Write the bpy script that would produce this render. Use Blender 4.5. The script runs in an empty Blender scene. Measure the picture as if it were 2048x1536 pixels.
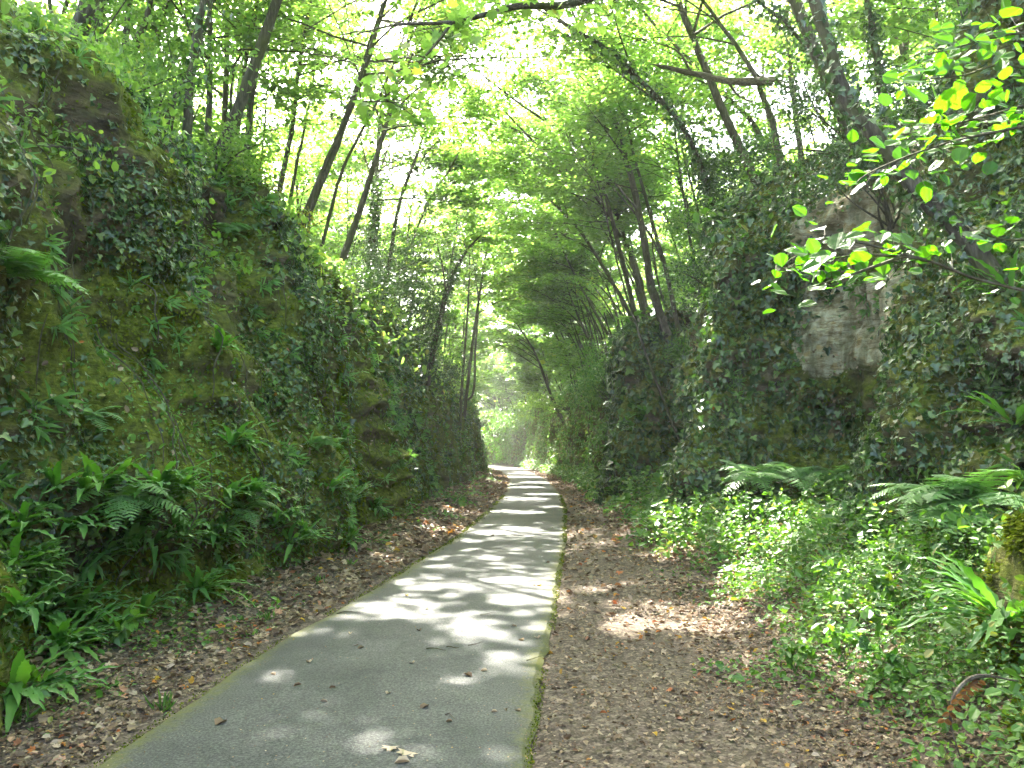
import bpy, math, random
import numpy as np
from mathutils import Vector
from mathutils.bvhtree import BVHTree

# ------------------------------------------------------------------ camera, world, sun, exposure
sc = bpy.context.scene
COL = sc.collection
CAM_H = 1.6
PITCH = math.atan(132 / 1536)
cam = bpy.data.cameras.new("camera"); camo = bpy.data.objects.new("camera", cam); COL.objects.link(camo)
camo.location = (0, 0, CAM_H); camo.rotation_euler = (math.pi / 2 + PITCH, 0, 0)
cam.sensor_width = 36; cam.lens = 27; cam.clip_start = 0.05; cam.clip_end = 600
sc.camera = camo
SUN_EL, SUN_AZ = math.radians(52), math.radians(-20)      # azimuth from +Y, negative = left
SUN = np.array([math.sin(SUN_AZ) * math.cos(SUN_EL), math.cos(SUN_AZ) * math.cos(SUN_EL), math.sin(SUN_EL)])
w = bpy.data.worlds.new("World"); sc.world = w; w.use_nodes = True
nt = w.node_tree; nt.nodes.clear()
sky = nt.nodes.new("ShaderNodeTexSky"); sky.sky_type = 'NISHITA'; sky.sun_disc = False
sky.sun_elevation = SUN_EL; sky.sun_rotation = SUN_AZ; sky.dust_density = 6.0; sky.air_density = 0.8; sky.ozone_density = 1.0
bg = nt.nodes.new("ShaderNodeBackground"); bg.inputs[1].default_value = 0.15
wo = nt.nodes.new("ShaderNodeOutputWorld")
nt.links.new(sky.outputs[0], bg.inputs[0]); nt.links.new(bg.outputs[0], wo.inputs[0])
sl = bpy.data.lights.new("sun", 'SUN'); sl.energy = 4.4; sl.angle = math.radians(0.53); sl.color = (1.0, 0.95, 0.86)
so = bpy.data.objects.new("sun", sl); COL.objects.link(so); so.location = (0, 0, 60)
so.rotation_euler = Vector(tuple(SUN)).to_track_quat('Z', 'Y').to_euler()
sc.view_settings.view_transform = 'Standard'; sc.view_settings.look = 'None'
sc.view_settings.exposure = 3.85; sc.view_settings.gamma = 1.0; sc.view_settings.use_curve_mapping = False
cy = sc.cycles
cy.max_bounces = 7; cy.diffuse_bounces = 4; cy.glossy_bounces = 2; cy.transmission_bounces = 4; cy.transparent_max_bounces = 4
cy.volume_bounces = 0
cy.sample_clamp_indirect = 6.0; cy.use_adaptive_sampling = True; cy.adaptive_threshold = 0.02
cy.caustics_reflective = False; cy.caustics_refractive = False
try:
    cy.use_denoising = True; cy.denoiser = 'OPENIMAGEDENOISE'
except Exception:
    pass
rng = np.random.default_rng(11); random.seed(11)
EXTRA = {}

# ------------------------------------------------------------------ numeric helpers
CP, SP = math.cos(PITCH), math.sin(PITCH)
def ray(u, v):
    x = (u - 1024) / 1536; y = -(v - 768) / 1536
    return np.array([x, CP - y * SP, SP + y * CP])
def at(u, v, Y):                      # point seen at photo pixel (u, v), Y metres ahead
    d = ray(u, v); return np.array([0, 0, CAM_H]) + d * (Y / d[1])
def gnd(u, v, z=0.0):
    d = ray(u, v); k = (z - CAM_H) / d[2]; return np.array([0, 0, CAM_H]) + d * k
def unit(a):
    a = np.asarray(a, float); return a / np.maximum(np.linalg.norm(a, axis=-1, keepdims=True), 1e-9)
def _h(ix, iy, iz, seed):
    n = (ix * 374761393 + iy * 668265263 + iz * 1274126177 + seed * 362437) & 0x7fffffff
    n = ((n ^ (n >> 13)) * 1103515245) & 0x7fffffff
    n = ((n ^ (n >> 15)) * 69069) & 0x7fffffff
    return (n & 0xffffff) / 0xffffff
def noise(P, f=1.0, seed=0):
    P = np.asarray(P, float) * f
    i = np.floor(P).astype(np.int64); t = P - i; t = t * t * (3 - 2 * t); r = 0
    for a in (0, 1):
        wa = t[..., 0] if a else 1 - t[..., 0]
        for b in (0, 1):
            wb = t[..., 1] if b else 1 - t[..., 1]
            for c in (0, 1):
                wc = t[..., 2] if c else 1 - t[..., 2]
                r = r + wa * wb * wc * _h(i[..., 0] + a, i[..., 1] + b, i[..., 2] + c, seed)
    return r * 2 - 1
def fbm(P, f=1.0, seed=0, o=3):
    r = 0; a = 1; n = 0
    for k in range(o):
        r = r + a * noise(P, f * 2 ** k, seed + k * 7); n += a; a *= .5
    return r / n * 1.5
def smooth(a, b, x):
    t = np.clip((x - a) / (b - a), 0, 1); return t * t * (3 - 2 * t)

# ------------------------------------------------------------------ object helpers
def tag(o, label=None, cat=None, group=None, kind=None):
    if label: o['label'] = label
    if cat: o['category'] = cat
    if group: o['group'] = group
    if kind: o['kind'] = kind
    return o
def empty(name, loc, label, cat, group=None):
    o = bpy.data.objects.new(name, None); COL.objects.link(o); o.location = tuple(map(float, loc)); o.empty_display_size = .1
    return tag(o, label, cat, group)
class MB:
    """collects quads (4 corners each) and polygon leaves into one mesh"""
    def __init__(s): s.v = []; s.f = []; s.a = []; s.n = 0
    def add(s, v, f, a=0.5):
        v = np.asarray(v, float).reshape(-1, 3); f = np.asarray(f, np.int64)
        if len(v) == 0: return
        s.v.append(v); s.f.append(f + s.n); s.n += len(v)
        s.a.append(np.broadcast_to(np.asarray(a, float), (len(v),)).copy())
    def build(s, name, mat, parent=None, smooth_=False, origin=None):
        me = bpy.data.meshes.new(name)
        if s.v:
            V = np.concatenate(s.v); A = np.concatenate(s.a)
            off = np.zeros(3)
            if parent is not None: off = np.array(parent.location) if parent.parent is None else off
            elif origin is not None: off = np.asarray(origin, float)
            me.vertices.add(len(V)); me.vertices.foreach_set("co", (V - off).astype(np.float32).ravel())
            lt = np.concatenate([np.full(len(f), f.shape[1]) for f in s.f]); idx = np.concatenate([f.ravel() for f in s.f])
            me.loops.add(len(idx)); me.loops.foreach_set("vertex_index", idx.astype(np.int32))
            me.polygons.add(len(lt)); st = np.concatenate([[0], np.cumsum(lt)[:-1]])
            me.polygons.foreach_set("loop_start", st.astype(np.int32)); me.polygons.foreach_set("loop_total", lt.astype(np.int32))
            me.polygons.foreach_set("use_smooth", np.full(len(lt), smooth_))
            at_ = me.attributes.new("var", 'FLOAT', 'POINT'); at_.data.foreach_set("value", A.astype(np.float32))
            me.update(calc_edges=True)
        me.materials.append(mat)
        o = bpy.data.objects.new(name, me); COL.objects.link(o)
        if parent is not None: o.parent = parent
        elif origin is not None: o.location = tuple(map(float, origin))
        return o
def tube(mb, P, R, sides=6, var=.5, wob=0.0):
    P = np.asarray(P, float); n = len(P); R = np.broadcast_to(np.asarray(R, float), (n,))
    T = unit(np.gradient(P, axis=0)); ref = np.array([0.31, 0.95, 0.07]) if abs(T[0][2]) > .6 else np.array([0, 0, 1.])
    X = unit(np.cross(T, ref)); Y = np.cross(T, X)
    a = np.linspace(0, 2 * math.pi, sides, endpoint=False)
    r = R[:, None] * (1 + wob * rng.uniform(-1, 1, (n, sides)))
    V = P[:, None] + r[..., None] * (np.cos(a)[None, :, None] * X[:, None] + np.sin(a)[None, :, None] * Y[:, None])
    i = np.arange(n - 1)[:, None] * sides; j = np.arange(sides)[None]; k = (j + 1) % sides
    F = np.stack([i + j, i + k, i + sides + k, i + sides + j], -1).reshape(-1, 4)
    mb.add(V.reshape(-1, 3), F, var)
def curve(P, n):                     # smooth resample (Catmull-Rom) of control points
    P = np.asarray(P, float)
    if len(P) == 2: return P[0] + (P[1] - P[0]) * np.linspace(0, 1, n)[:, None]
    Q = np.vstack([2 * P[0] - P[1], P, 2 * P[-1] - P[-2]])
    t = np.linspace(0, len(P) - 1 - 1e-6, n); i = t.astype(int); u = (t - i)[:, None]
    a, b, c, d = Q[i], Q[i + 1], Q[i + 2], Q[i + 3]
    return .5 * (2 * b + (c - a) * u + (2 * a - 5 * b + 4 * c - d) * u ** 2 + (3 * b - a - 3 * c + d) * u ** 3)
# leaf templates: x across, y along, z up; (verts, faces)
L4 = (np.array([[0, 0, 0], [.36, .5, .05], [0, 1, 0], [-.36, .5, .05]]), np.array([[0, 1, 2, 3]]))
L6 = (np.array([[0, 0, 0], [.3, .25, .07], [.26, .7, .06], [0, 1, -.06], [-.26, .7, .06], [-.3, .25, .07]]), np.array([[0, 1, 2, 3], [0, 3, 4, 5]]))
IVY = (np.array([[0, 0, 0], [.32, -.16, .03], [.56, .16, .05], [.27, .36, .05], [.27, .62, .04], [0, 1, -.05],
                 [-.27, .62, .04], [-.27, .36, .05], [-.56, .16, .05], [-.32, -.16, .03]]), np.array([[0, 1, 2, 3, 4, 5], [0, 5, 6, 7, 8, 9]]))
MAPLE = (np.array([[0, 0, 0], [.3, -.05, 0], [.62, .2, .04], [.38, .36, .03], [.52, .72, .04], [.2, .6, .02], [0, 1, -.05],
                 [-.2, .6, .02], [-.52, .72, .04], [-.38, .36, .03], [-.62, .2, .04], [-.3, -.05, 0]]), np.array([[0, 1, 2, 3, 4, 5, 6], [0, 6, 7, 8, 9, 10, 11]]))
BLADE = (np.array([[-.05, 0, 0], [.05, 0, 0], [.04, .6, .1], [0, 1, 0], [-.04, .6, .1]]), np.array([[0, 1, 2, 3, 4]]))
_t = np.linspace(0, 1, 12)
_w = .46 * np.sin(np.pi * _t ** .8) ** .7
_w[1::2] *= 1.06; _w[2:-1:2] *= .95; _w[-2] *= .55; _w[0] = _w[-1] = 0
HZ_r = np.stack([_w, _t, .10 * _w / .45 + .03 * np.sin(_t * 9)], -1)
HZ_l = HZ_r[1:-1][::-1] * np.array([-1, 1, 1])
HAZEL = (np.vstack([HZ_r, HZ_l]), [np.array([list(range(12))]), np.array([[0, 11] + list(range(12, 22))])])
def leaves(mb, tpl, P, AX, NR, S, var=None):
    P = np.asarray(P, float); n = len(P)
    if n == 0: return
    tv, tf = tpl
    Y = unit(AX); Z = unit(NR - (NR * Y).sum(-1, keepdims=True) * Y); X = np.cross(Y, Z)
    S = np.broadcast_to(S, (n,))
    V = P[:, None] + S[:, None, None] * (tv[None, :, 0:1] * X[:, None] + tv[None, :, 1:2] * Y[:, None] + tv[None, :, 2:3] * Z[:, None])
    if var is None: var = rng.random(n)
    k = len(tv); base = np.arange(n)[:, None, None] * k
    tfs = tf if isinstance(tf, list) else [tf]
    n0 = mb.n; first = True
    for t_ in tfs:
        F = (base + t_[None]).reshape(-1, t_.shape[1])
        if first: mb.add(V.reshape(-1, 3), F, np.repeat(var, k)); first = False
        else: mb.f.append(F + n0)
def rnd_dirs(n, zb=0.0, s=1.0):
    d = rng.normal(size=(n, 3)) * s; d[:, 2] += zb; return unit(d)

# ------------------------------------------------------------------ materials
def mat(name):
    m = bpy.data.materials.new(name); m.use_nodes = True; t = m.node_tree; t.nodes.clear()
    return m, t, (lambda k, **kw: _nd(t, k, kw)), t.links.new
def _nd(t, k, kw):
    n = t.nodes.new(k)
    for a, b in kw.items():
        if a.startswith('i_'): n.inputs[a[2:].replace('_', ' ')].default_value = b
        else: setattr(n, a, b)
    return n
def ramp(n, stops, interp='LINEAR'):
    r = n('ShaderNodeValToRGB'); cr = r.color_ramp; cr.interpolation = interp
    while len(cr.elements) < len(stops): cr.elements.new(.5)
    for e, (p, c) in zip(cr.elements, stops): e.position = p; e.color = (*c, 1) if len(c) == 3 else c
    return r
def leafmat(name, stops, trans, tmul=(1.25, 1.5, .55), gloss=.08, rough=.35, bump=0):
    m, t, n, L = mat(name)
    a = n('ShaderNodeAttribute', attribute_name='var'); r = ramp(n, stops); L(a.outputs['Fac'], r.inputs[0])
    d = n('ShaderNodeBsdfDiffuse'); L(r.outputs[0], d.inputs[0])
    mu = n('ShaderNodeMix', data_type='RGBA', blend_type='MULTIPLY'); mu.inputs[0].default_value = 1
    L(r.outputs[0], mu.inputs[6]); mu.inputs[7].default_value = (*tmul, 1)
    tr = n('ShaderNodeBsdfTranslucent'); L(mu.outputs[2], tr.inputs[0])
    mx = n('ShaderNodeMixShader'); mx.inputs[0].default_value = trans; L(d.outputs[0], mx.inputs[1]); L(tr.outputs[0], mx.inputs[2])
    g = n('ShaderNodeBsdfGlossy'); g.inputs[0].default_value = (1, 1, 1, 1); g.inputs[1].default_value = rough
    lw = n('ShaderNodeLayerWeight'); lw.inputs[0].default_value = .5
    pw = n('ShaderNodeMath', operation='POWER'); L(lw.outputs['Facing'], pw.inputs[0]); pw.inputs[1].default_value = 4
    ad = n('ShaderNodeMath', operation='MULTIPLY_ADD'); L(pw.outputs[0], ad.inputs[0]); ad.inputs[1].default_value = .6; ad.inputs[2].default_value = .05
    ml = n('ShaderNodeMath', operation='MULTIPLY'); L(ad.outputs[0], ml.inputs[0]); ml.inputs[1].default_value = gloss * 10
    m2 = n('ShaderNodeMixShader'); L(ml.outputs[0], m2.inputs[0]); L(mx.outputs[0], m2.inputs[1]); L(g.outputs[0], m2.inputs[2])
    if bump:
        tc = n('ShaderNodeTexCoord'); no = n('ShaderNodeTexNoise', i_Scale=bump); L(tc.outputs['Object'], no.inputs['Vector'])
        bp = n('ShaderNodeBump', i_Strength=.4, i_Distance=.01); L(no.outputs[0], bp.inputs['Height'])
        L(bp.outputs[0], d.inputs['Normal']); L(bp.outputs[0], g.inputs['Normal'])
    o = n('ShaderNodeOutputMaterial'); L(m2.outputs[0], o.inputs[0]); return m
M = {}
M['crown'] = leafmat('tree_leaves', [(0, (.08, .15, .03)), (.5, (.13, .215, .045)), (.93, (.18, .26, .055)), (1, (.30, .28, .05))], .62, (2.15, 2.3, 1.5), .05)
M['crown_dark'] = leafmat('ivy_crown_leaves', [(0, (.025, .06, .012)), (.7, (.06, .12, .02)), (1, (.11, .18, .028))], .35, (1.3, 1.6, .6), .10)
M['crown_yellow'] = leafmat('yellow_leaves', [(0, (.10, .18, .015)), (.6, (.26, .26, .02)), (1, (.36, .24, .03))], .5, (1.7, 1.8, .6), .05)
M['hazel'] = leafmat('hazel_leaves', [(0, (.040, .090, .006)), (.7, (.052, .118, .008)), (1, (.072, .14, .010))], .62, (1.85, 2.7, .6), .04, .45, 60)
M['ivy'] = leafmat('ivy_leaves', [(0, (.014, .04, .008)), (.6, (.05, .105, .018)), (.9, (.11, .19, .025)), (.97, (.13, .17, .03)), (1, (.22, .16, .05))], .2, (1.3, 1.8, .6), .10, .38)
M['herb'] = leafmat('herb_leaves', [(0, (.05, .12, .02)), (.5, (.085, .19, .03)), (.92, (.14, .25, .04)), (1, (.24, .22, .05))], .4, (1.7, 1.9, .6), .06, .42)
M['fern'] = leafmat('fern_fronds', [(0, (.05, .15, .03)), (.5, (.085, .22, .045)), (1, (.14, .29, .05))], .4, (1.7, 1.9, .5), .045, .5)
M['fern_pale'] = leafmat('pale_fern_fronds', [(0, (.09, .20, .06)), (1, (.17, .32, .09))], .45, (1.6, 1.8, .8), .05, .5)
M['moss'] = leafmat('moss_tufts', [(0, (.045, .068, .008)), (.5, (.11, .14, .014)), (1, (.20, .23, .022))], .3, (1.2, 1.3, .5), .0, .6)
M['dead'] = leafmat('dead_leaves', [(0, (.085, .055, .032)), (.35, (.17, .115, .07)), (.75, (.30, .22, .14)), (.92, (.44, .35, .25)), (.96, (.35, .10, .03)), (1, (.45, .30, .04))], .15, (1.2, 1, .8), .03, .5)
M['deadfern'] = leafmat('dead_fronds', [(0, (.10, .045, .015)), (1, (.32, .15, .03))], .3, (1.4, 1, .5), .03, .5)

def coord(n, L, scale=(1, 1, 1)):
    g = n('ShaderNodeNewGeometry'); mp = n('ShaderNodeMapping'); mp.inputs['Scale'].default_value = scale
    L(g.outputs['Position'], mp.inputs['Vector']); return g, mp
def nz(n, L, vec, scale, detail=4, rough=.55):
    x = n('ShaderNodeTexNoise', i_Scale=scale, i_Detail=detail, i_Roughness=rough); L(vec.outputs[0], x.inputs['Vector']); return x
def mixc(n, L, f, a, b, bt='MIX'):
    m = n('ShaderNodeMix', data_type='RGBA', blend_type=bt)
    for s, v in ((0, f), (6, a), (7, b)):
        if isinstance(v, (int, float)): m.inputs[s].default_value = v
        elif isinstance(v, tuple): m.inputs[s].default_value = (*v, 1)
        else: L(v, m.inputs[s])
    return m.outputs[2]
def mth(n, L, op, a, b=0.0, clamp=False):
    m = n('ShaderNodeMath', operation=op); m.use_clamp = clamp
    for s, v in ((0, a), (1, b)):
        if isinstance(v, (int, float)): m.inputs[s].default_value = v
        else: L(v, m.inputs[s])
    return m.outputs[0]
def finish(m, n, L, colour, rough, height, dist=.02, strength=.8, spec=.3):
    p = n('ShaderNodeBsdfPrincipled'); L(colour, p.inputs['Base Color'])
    if isinstance(rough, float): p.inputs['Roughness'].default_value = rough
    else: L(rough, p.inputs['Roughness'])
    p.inputs['Specular IOR Level'].default_value = spec
    if height is not None:
        b = n('ShaderNodeBump', i_Strength=strength, i_Distance=dist); L(height, b.inputs['Height']); L(b.outputs[0], p.inputs['Normal'])
    o = n('ShaderNodeOutputMaterial'); L(p.outputs[0], o.inputs[0]); return m

# rock: 'var' attribute = how bare and pale (1) or mossy and earthy (0)
m, t, n, L = mat('rock')
g, mp = coord(n, L); _, ms = coord(n, L, (.6, .6, 3.2))
strata = nz(n, L, ms, 2.2, 6, .65); big = nz(n, L, mp, .9, 5); fine = nz(n, L, mp, 14, 6, .7); mid = nz(n, L, mp, 4.5, 5, .6)
rc = ramp(n, [(.3, (.03, .024, .017)), (.45, (.10, .078, .05)), (.58, (.20, .15, .085)), (.7, (.36, .29, .19))]); L(strata.outputs[0], rc.inputs[0])
pale = ramp(n, [(.35, (.24, .18, .10)), (.46, (.42, .345, .22)), (.55, (.52, .475, .35)), (.66, (.40, .29, .14))]); L(mid.outputs[0], pale.inputs[0])
va = n('ShaderNodeAttribute', attribute_name='var')
earth = mixc(n, L, big.outputs[0], rc.outputs[0], (.045, .032, .020))
crk = ramp(n, [(.40, (1, 1, 1)), (.455, (.55, .5, .44)), (.50, (1, 1, 1)), (.60, (1, 1, 1)), (.63, (.6, .56, .5)), (.67, (1, 1, 1))]); L(strata.outputs[0], crk.inputs[0])
pale2 = mixc(n, L, 1.0, pale.outputs[0], crk.outputs[0], 'MULTIPLY')
_, mv = coord(n, L, (3.2, 3.2, .35)); stn = nz(n, L, mv, 1.0, 5, .6); sr_ = ramp(n, [(.42, (0, 0, 0)), (.60, (1, 1, 1))]); L(stn.outputs[0], sr_.inputs[0])
pale2 = mixc(n, L, mth(n, L, 'MULTIPLY', sr_.outputs[0], .75), pale2, (.075, .075, .030))
vb = ramp(n, [(.42, (0, 0, 0)), (.56, (1, 1, 1))]); L(mth(n, L, 'ADD', va.outputs['Fac'], mth(n, L, 'MULTIPLY', mth(n, L, 'SUBTRACT', mid.outputs[0], .5), 1.4)), vb.inputs[0])
mossf = ramp(n, [(.44, (0, 0, 0)), (.56, (1, 1, 1))]); L(big.outputs[0], mossf.inputs[0])
sep = n('ShaderNodeSeparateXYZ'); L(g.outputs['Normal'], sep.inputs[0])
upf = mth(n, L, 'MULTIPLY', mth(n, L, 'ADD', sep.outputs[2], .25), 1.1, True)
mf = mth(n, L, 'ADD', mth(n, L, 'MULTIPLY', mossf.outputs[0], .65), upf, True)
mf = mth(n, L, 'MULTIPLY', mf, mth(n, L, 'SUBTRACT', 1.0, vb.outputs[0], True), True)
mc = ramp(n, [(.3, (.030, .036, .006)), (.5, (.105, .125, .014)), (.7, (.20, .22, .024))]); L(fine.outputs[0], mc.inputs[0])
c = mixc(n, L, vb.outputs[0], earth, pale2); c = mixc(n, L, mf, c, mc.outputs[0])
hh = mth(n, L, 'ADD', mth(n, L, 'MULTIPLY', strata.outputs[0], 1.2), mth(n, L, 'MULTIPLY', fine.outputs[0], .6))
hh = mth(n, L, 'ADD', hh, mth(n, L, 'MULTIPLY', crk.outputs[0], .25))
M['rock'] = finish(m, n, L, c, .88, hh, .06, 1.0, .25)
# bark
m, t, n, L = mat('bark')
g, mp = coord(n, L); _, ms = coord(n, L, (9, 9, 1.6)); f1 = nz(n, L, ms, 3, 6, .65); b1 = nz(n, L, mp, 2.2, 4)
r1 = ramp(n, [(.3, (.025, .02, .014)), (.5, (.075, .06, .042)), (.7, (.15, .13, .10))]); L(f1.outputs[0], r1.inputs[0])
r2 = ramp(n, [(.46, (0, 0, 0)), (.60, (1, 1, 1))]); L(b1.outputs[0], r2.inputs[0])
c = mixc(n, L, mth(n, L, 'MULTIPLY', r2.outputs[0], .6), r1.outputs[0], (.065, .075, .014))
M['bark'] = finish(m, n, L, c, .85, f1.outputs[0], .015, .9)
m, t, n, L = mat('dead_wood')
g, mp = coord(n, L, (1, 1, 1)); _, ms = coord(n, L, (1.2, 9, 12)); f1 = nz(n, L, ms, 3, 5)
r1 = ramp(n, [(.3, (.05, .038, .024)), (.55, (.12, .095, .065)), (.75, (.22, .18, .13))]); L(f1.outputs[0], r1.inputs[0])
M['deadwood'] = finish(m, n, L, r1.outputs[0], .9, f1.outputs[0], .01)
# asphalt: var = 0 in the middle, 1 at the mossy margin
m, t, n, L = mat('asphalt')
g, mp = coord(n, L); f1 = nz(n, L, mp, 75, 5, .75); f2 = nz(n, L, mp, 1.3, 6, .65); f3 = nz(n, L, mp, 22, 4); f4 = nz(n, L, mp, 380, 2)
r1 = ramp(n, [(.36, (.022, .022, .022)), (.5, (.076, .077, .072)), (.64, (.158, .159, .150))]); L(f1.outputs[0], r1.inputs[0])
r2 = ramp(n, [(.32, (.55, .60, .58)), (.68, (1.2, 1.18, 1.14))]); L(f2.outputs[0], r2.inputs[0])
c = mixc(n, L, 1.0, r1.outputs[0], r2.outputs[0], 'MULTIPLY')
sp = ramp(n, [(.70, (0, 0, 0)), (.76, (1, 1, 1))]); L(f4.outputs[0], sp.inputs[0]); c = mixc(n, L, mth(n, L, 'MULTIPLY', sp.outputs[0], .5), c, (.30, .30, .27))
va = n('ShaderNodeAttribute', attribute_name='var')
e = mth(n, L, 'ADD', va.outputs['Fac'], mth(n, L, 'MULTIPLY', mth(n, L, 'SUBTRACT', f3.outputs[0], .5), 1.0))
e = mth(n, L, 'ADD', e, mth(n, L, 'MULTIPLY', mth(n, L, 'SUBTRACT', f2.outputs[0], .5), .9))
er = ramp(n, [(.45, (0, 0, 0)), (1.0, (1, 1, 1))]); L(e, er.inputs[0])
c = mixc(n, L, er.outputs[0], c, (.115, .115, .022))
M['asphalt'] = finish(m, n, L, c, .72, f1.outputs[0], .004, .55, .4)
# soil with leaf crumbs
m, t, n, L = mat('soil')
g, mp = coord(n, L); vo = n('ShaderNodeTexVoronoi', i_Scale=34.0); L(mp.outputs[0], vo.inputs['Vector']); vo2 = n('ShaderNodeTexVoronoi', i_Scale=75.0); L(mp.outputs[0], vo2.inputs['Vector'])
f1 = nz(n, L, mp, 26, 5, .7); f2 = nz(n, L, mp, 1.2, 4)
s1 = n('ShaderNodeSeparateColor'); L(vo.outputs['Color'], s1.inputs[0]); s2 = n('ShaderNodeSeparateColor'); L(vo2.outputs['Color'], s2.inputs[0])
r1 = ramp(n, [(0, (.045, .034, .025)), (.45, (.09, .068, .050)), (.75, (.145, .11, .082)), (.93, (.25, .195, .145)), (1, (.36, .29, .22))]); L(s1.outputs[0], r1.inputs[0])
r3 = ramp(n, [(0, (.045, .034, .025)), (.6, (.105, .080, .060)), (1, (.25, .20, .15))]); L(s2.outputs[1], r3.inputs[0])
c = mixc(n, L, f1.outputs[0], r1.outputs[0], r3.outputs[0])
va = n('ShaderNodeAttribute', attribute_name='var')
gr = mixc(n, L, f1.outputs[0], (.03, .045, .010), (.075, .10, .022))
ef = mth(n, L, 'ADD', va.outputs['Fac'], mth(n, L, 'SUBTRACT', f2.outputs[0], .5)); er = ramp(n, [(.35, (0, 0, 0)), (.75, (1, 1, 1))]); L(ef, er.inputs[0])
c = mixc(n, L, er.outputs[0], c, gr)
M['soil'] = finish(m, n, L, c, .92, mth(n, L, 'ADD', s1.outputs[0], f1.outputs[0]), .02, .8, .2)

# ------------------------------------------------------------------ plan of the cutting (functions of Y)
def itp(pts):
    a = np.array(pts, float); yy = np.arange(-12, 240, .1); xx = np.interp(yy, a[:, 0], a[:, 1]); k = np.hanning(23); k /= k.sum()
    xs = np.convolve(np.pad(xx, 11, 'edge'), k, 'valid'); return lambda y: np.interp(y, yy, xs)
PL = itp([(-8, -2.55), (4.0, -2.10), (5.3, -2.03), (7.0, -1.9), (8.4, -1.66), (14, -1.02), (21, -.58), (29, -.22), (42, -.1), (56, -.75), (72, -2.1), (85, -4.6), (110, -13)])
PR = itp([(-8, -.45), (4.0, .07), (5.3, .19), (7.0, .36), (8.4, .47), (14, .96), (21, 1.45), (29, 1.78), (42, 1.85), (56, 1.35), (72, .25), (85, -2.2), (110, -10)])
LW = itp([(-8, -3.3), (3, -3.0), (6.5, -3.25), (9, -2.8), (13, -2.45), (20, -2.3), (30, -2.0), (45, -1.95), (56, -2.3), (64, -3.4), (75, -5.5), (90, -10), (115, -18)])
RW = itp([(-8, 3.6), (4, 3.5), (9, 4.2), (13, 3.4), (18, 3.6), (23, 3.3), (30, 3.5), (42, 3.3), (56, 2.5), (72, 1.1), (85, -1.4), (115, -10)])
def ground_z(X, Y):
    r = X - PR(Y); l = PL(Y) - X
    bump = .03 * fbm(np.stack([X, Y, X * 0], -1), .8, 3) + .015 * fbm(np.stack([X, Y, X * 0], -1), 4, 5)
    gap = np.maximum(RW(Y) - PR(Y), 1.0)
    near = 1 - smooth(18, 40, Y)
    bank = smooth(.42 * gap, 1.05 * gap, r) * (.35 + .30 * near)
    lb = smooth(.55, 1.4, l) * .16
    z = np.where(r > 0, bank + bump * smooth(0, .5, r), np.where(l > 0, lb + bump * smooth(0, .5, l), -.03))
    top_r = 7.2 - 1.9 * smooth(14, 21, Y) ; top_l = 5.5 + .3 * smooth(8, 14, Y)
    wr = X - RW(Y); wl = LW(Y) - X
    z = z + smooth(1.9, 3.0, wr) * (top_r - z) + np.maximum(wr - 3, 0) * .20 * (wr > 3)
    z = z + smooth(1.6, 2.5, wl) * (top_l - z) * (wl > 0) + np.maximum(wl - 2.5, 0) * .07
    wide = (wr > 3) | (wl > 2.5)
    return z + wide * .35 * fbm(np.stack([X, Y, X * 0], -1), .25, 9)
def grid_mesh(mb, V, var):
    a, b = V.shape[:2]; i = np.arange(a - 1)[:, None] * b; j = np.arange(b - 1)[None]
    F = np.stack([i + j, i + j + 1, i + b + j + 1, i + b + j], -1).reshape(-1, 4)
    mb.add(V.reshape(-1, 3), F, np.asarray(var).reshape(-1))
ys = np.concatenate([np.arange(-8, 3, .4), np.arange(3, 16, .1), np.arange(16, 40, .3), np.arange(40, 116, 1.0), [130, 160, 220]])
wl_ = np.concatenate([[-150, -90, -60], np.arange(-45, -5, 1.5), np.arange(-5, 0, .12)])
wr_ = np.concatenate([np.arange(0, 8, .12), np.arange(8, 40, 1.5), [60, 90, 150]])
Yg = np.repeat(ys[:, None], len(wl_) + len(wr_), 1)
Xg = np.concatenate([PL(ys)[:, None] + wl_[None], PR(ys)[:, None] + wr_[None]], 1)
# small step so the sheet lies just under the asphalt between its margins
Zg = ground_z(Xg, Yg)
r = Xg - PR(Yg); gap = np.maximum(RW(Yg) - PR(Yg), 1)
green = np.where(r > 0, smooth(.50, .85, r / gap + .12 * fbm(np.stack([Xg, Yg, Xg * 0], -1), .9, 31)), smooth(.6, 1.3, PL(Yg) - Xg) * .8)
mb = MB(); grid_mesh(mb, np.stack([Xg, Yg, Zg], -1), green)
ground = tag(mb.build('ground', M['soil'], smooth_=True), 'brown leaf-strewn soil and mossy banks beside the path', 'ground', kind='structure')
# path
yp = np.concatenate([np.arange(-8, 3, .3), np.arange(3, 16, .06), np.arange(16, 40, .25), np.arange(40, 111, .8)])
k = np.array([0, .02, .06, .12, .2, .3, .4, .5, .6, .7, .8, .88, .94, .98, 1])
e3 = np.stack([yp * 0, yp, yp * 0], -1)
pl = PL(yp) + .03 * fbm(e3, 1.5, 41) + .010 * fbm(e3, 7, 43); pr = PR(yp) + .03 * fbm(e3, 1.5, 42) + .012 * fbm(e3, 6, 44)
Xp = pl[:, None] + (pr - pl)[:, None] * k[None]; Yp = np.repeat(yp[:, None], len(k), 1)
Zp = .035 - .05 * np.abs(k - .5)[None] ** 2 * 1.0 + 0 * Xp; Zp[:, 0] = -.006; Zp[:, -1] = -.006
ed = np.minimum(Xp - pl[:, None], pr[:, None] - Xp); ed = 1 - np.clip(ed / .30, 0, 1)
ed = ed * np.where(k[None] < .5, .95, .85)
mb = MB(); grid_mesh(mb, np.stack([Xp, Yp, Zp], -1), ed)
path = tag(mb.build('path', M['asphalt'], smooth_=False), 'grey asphalt path with mossy yellow-green margins', 'path', kind='structure')

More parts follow.
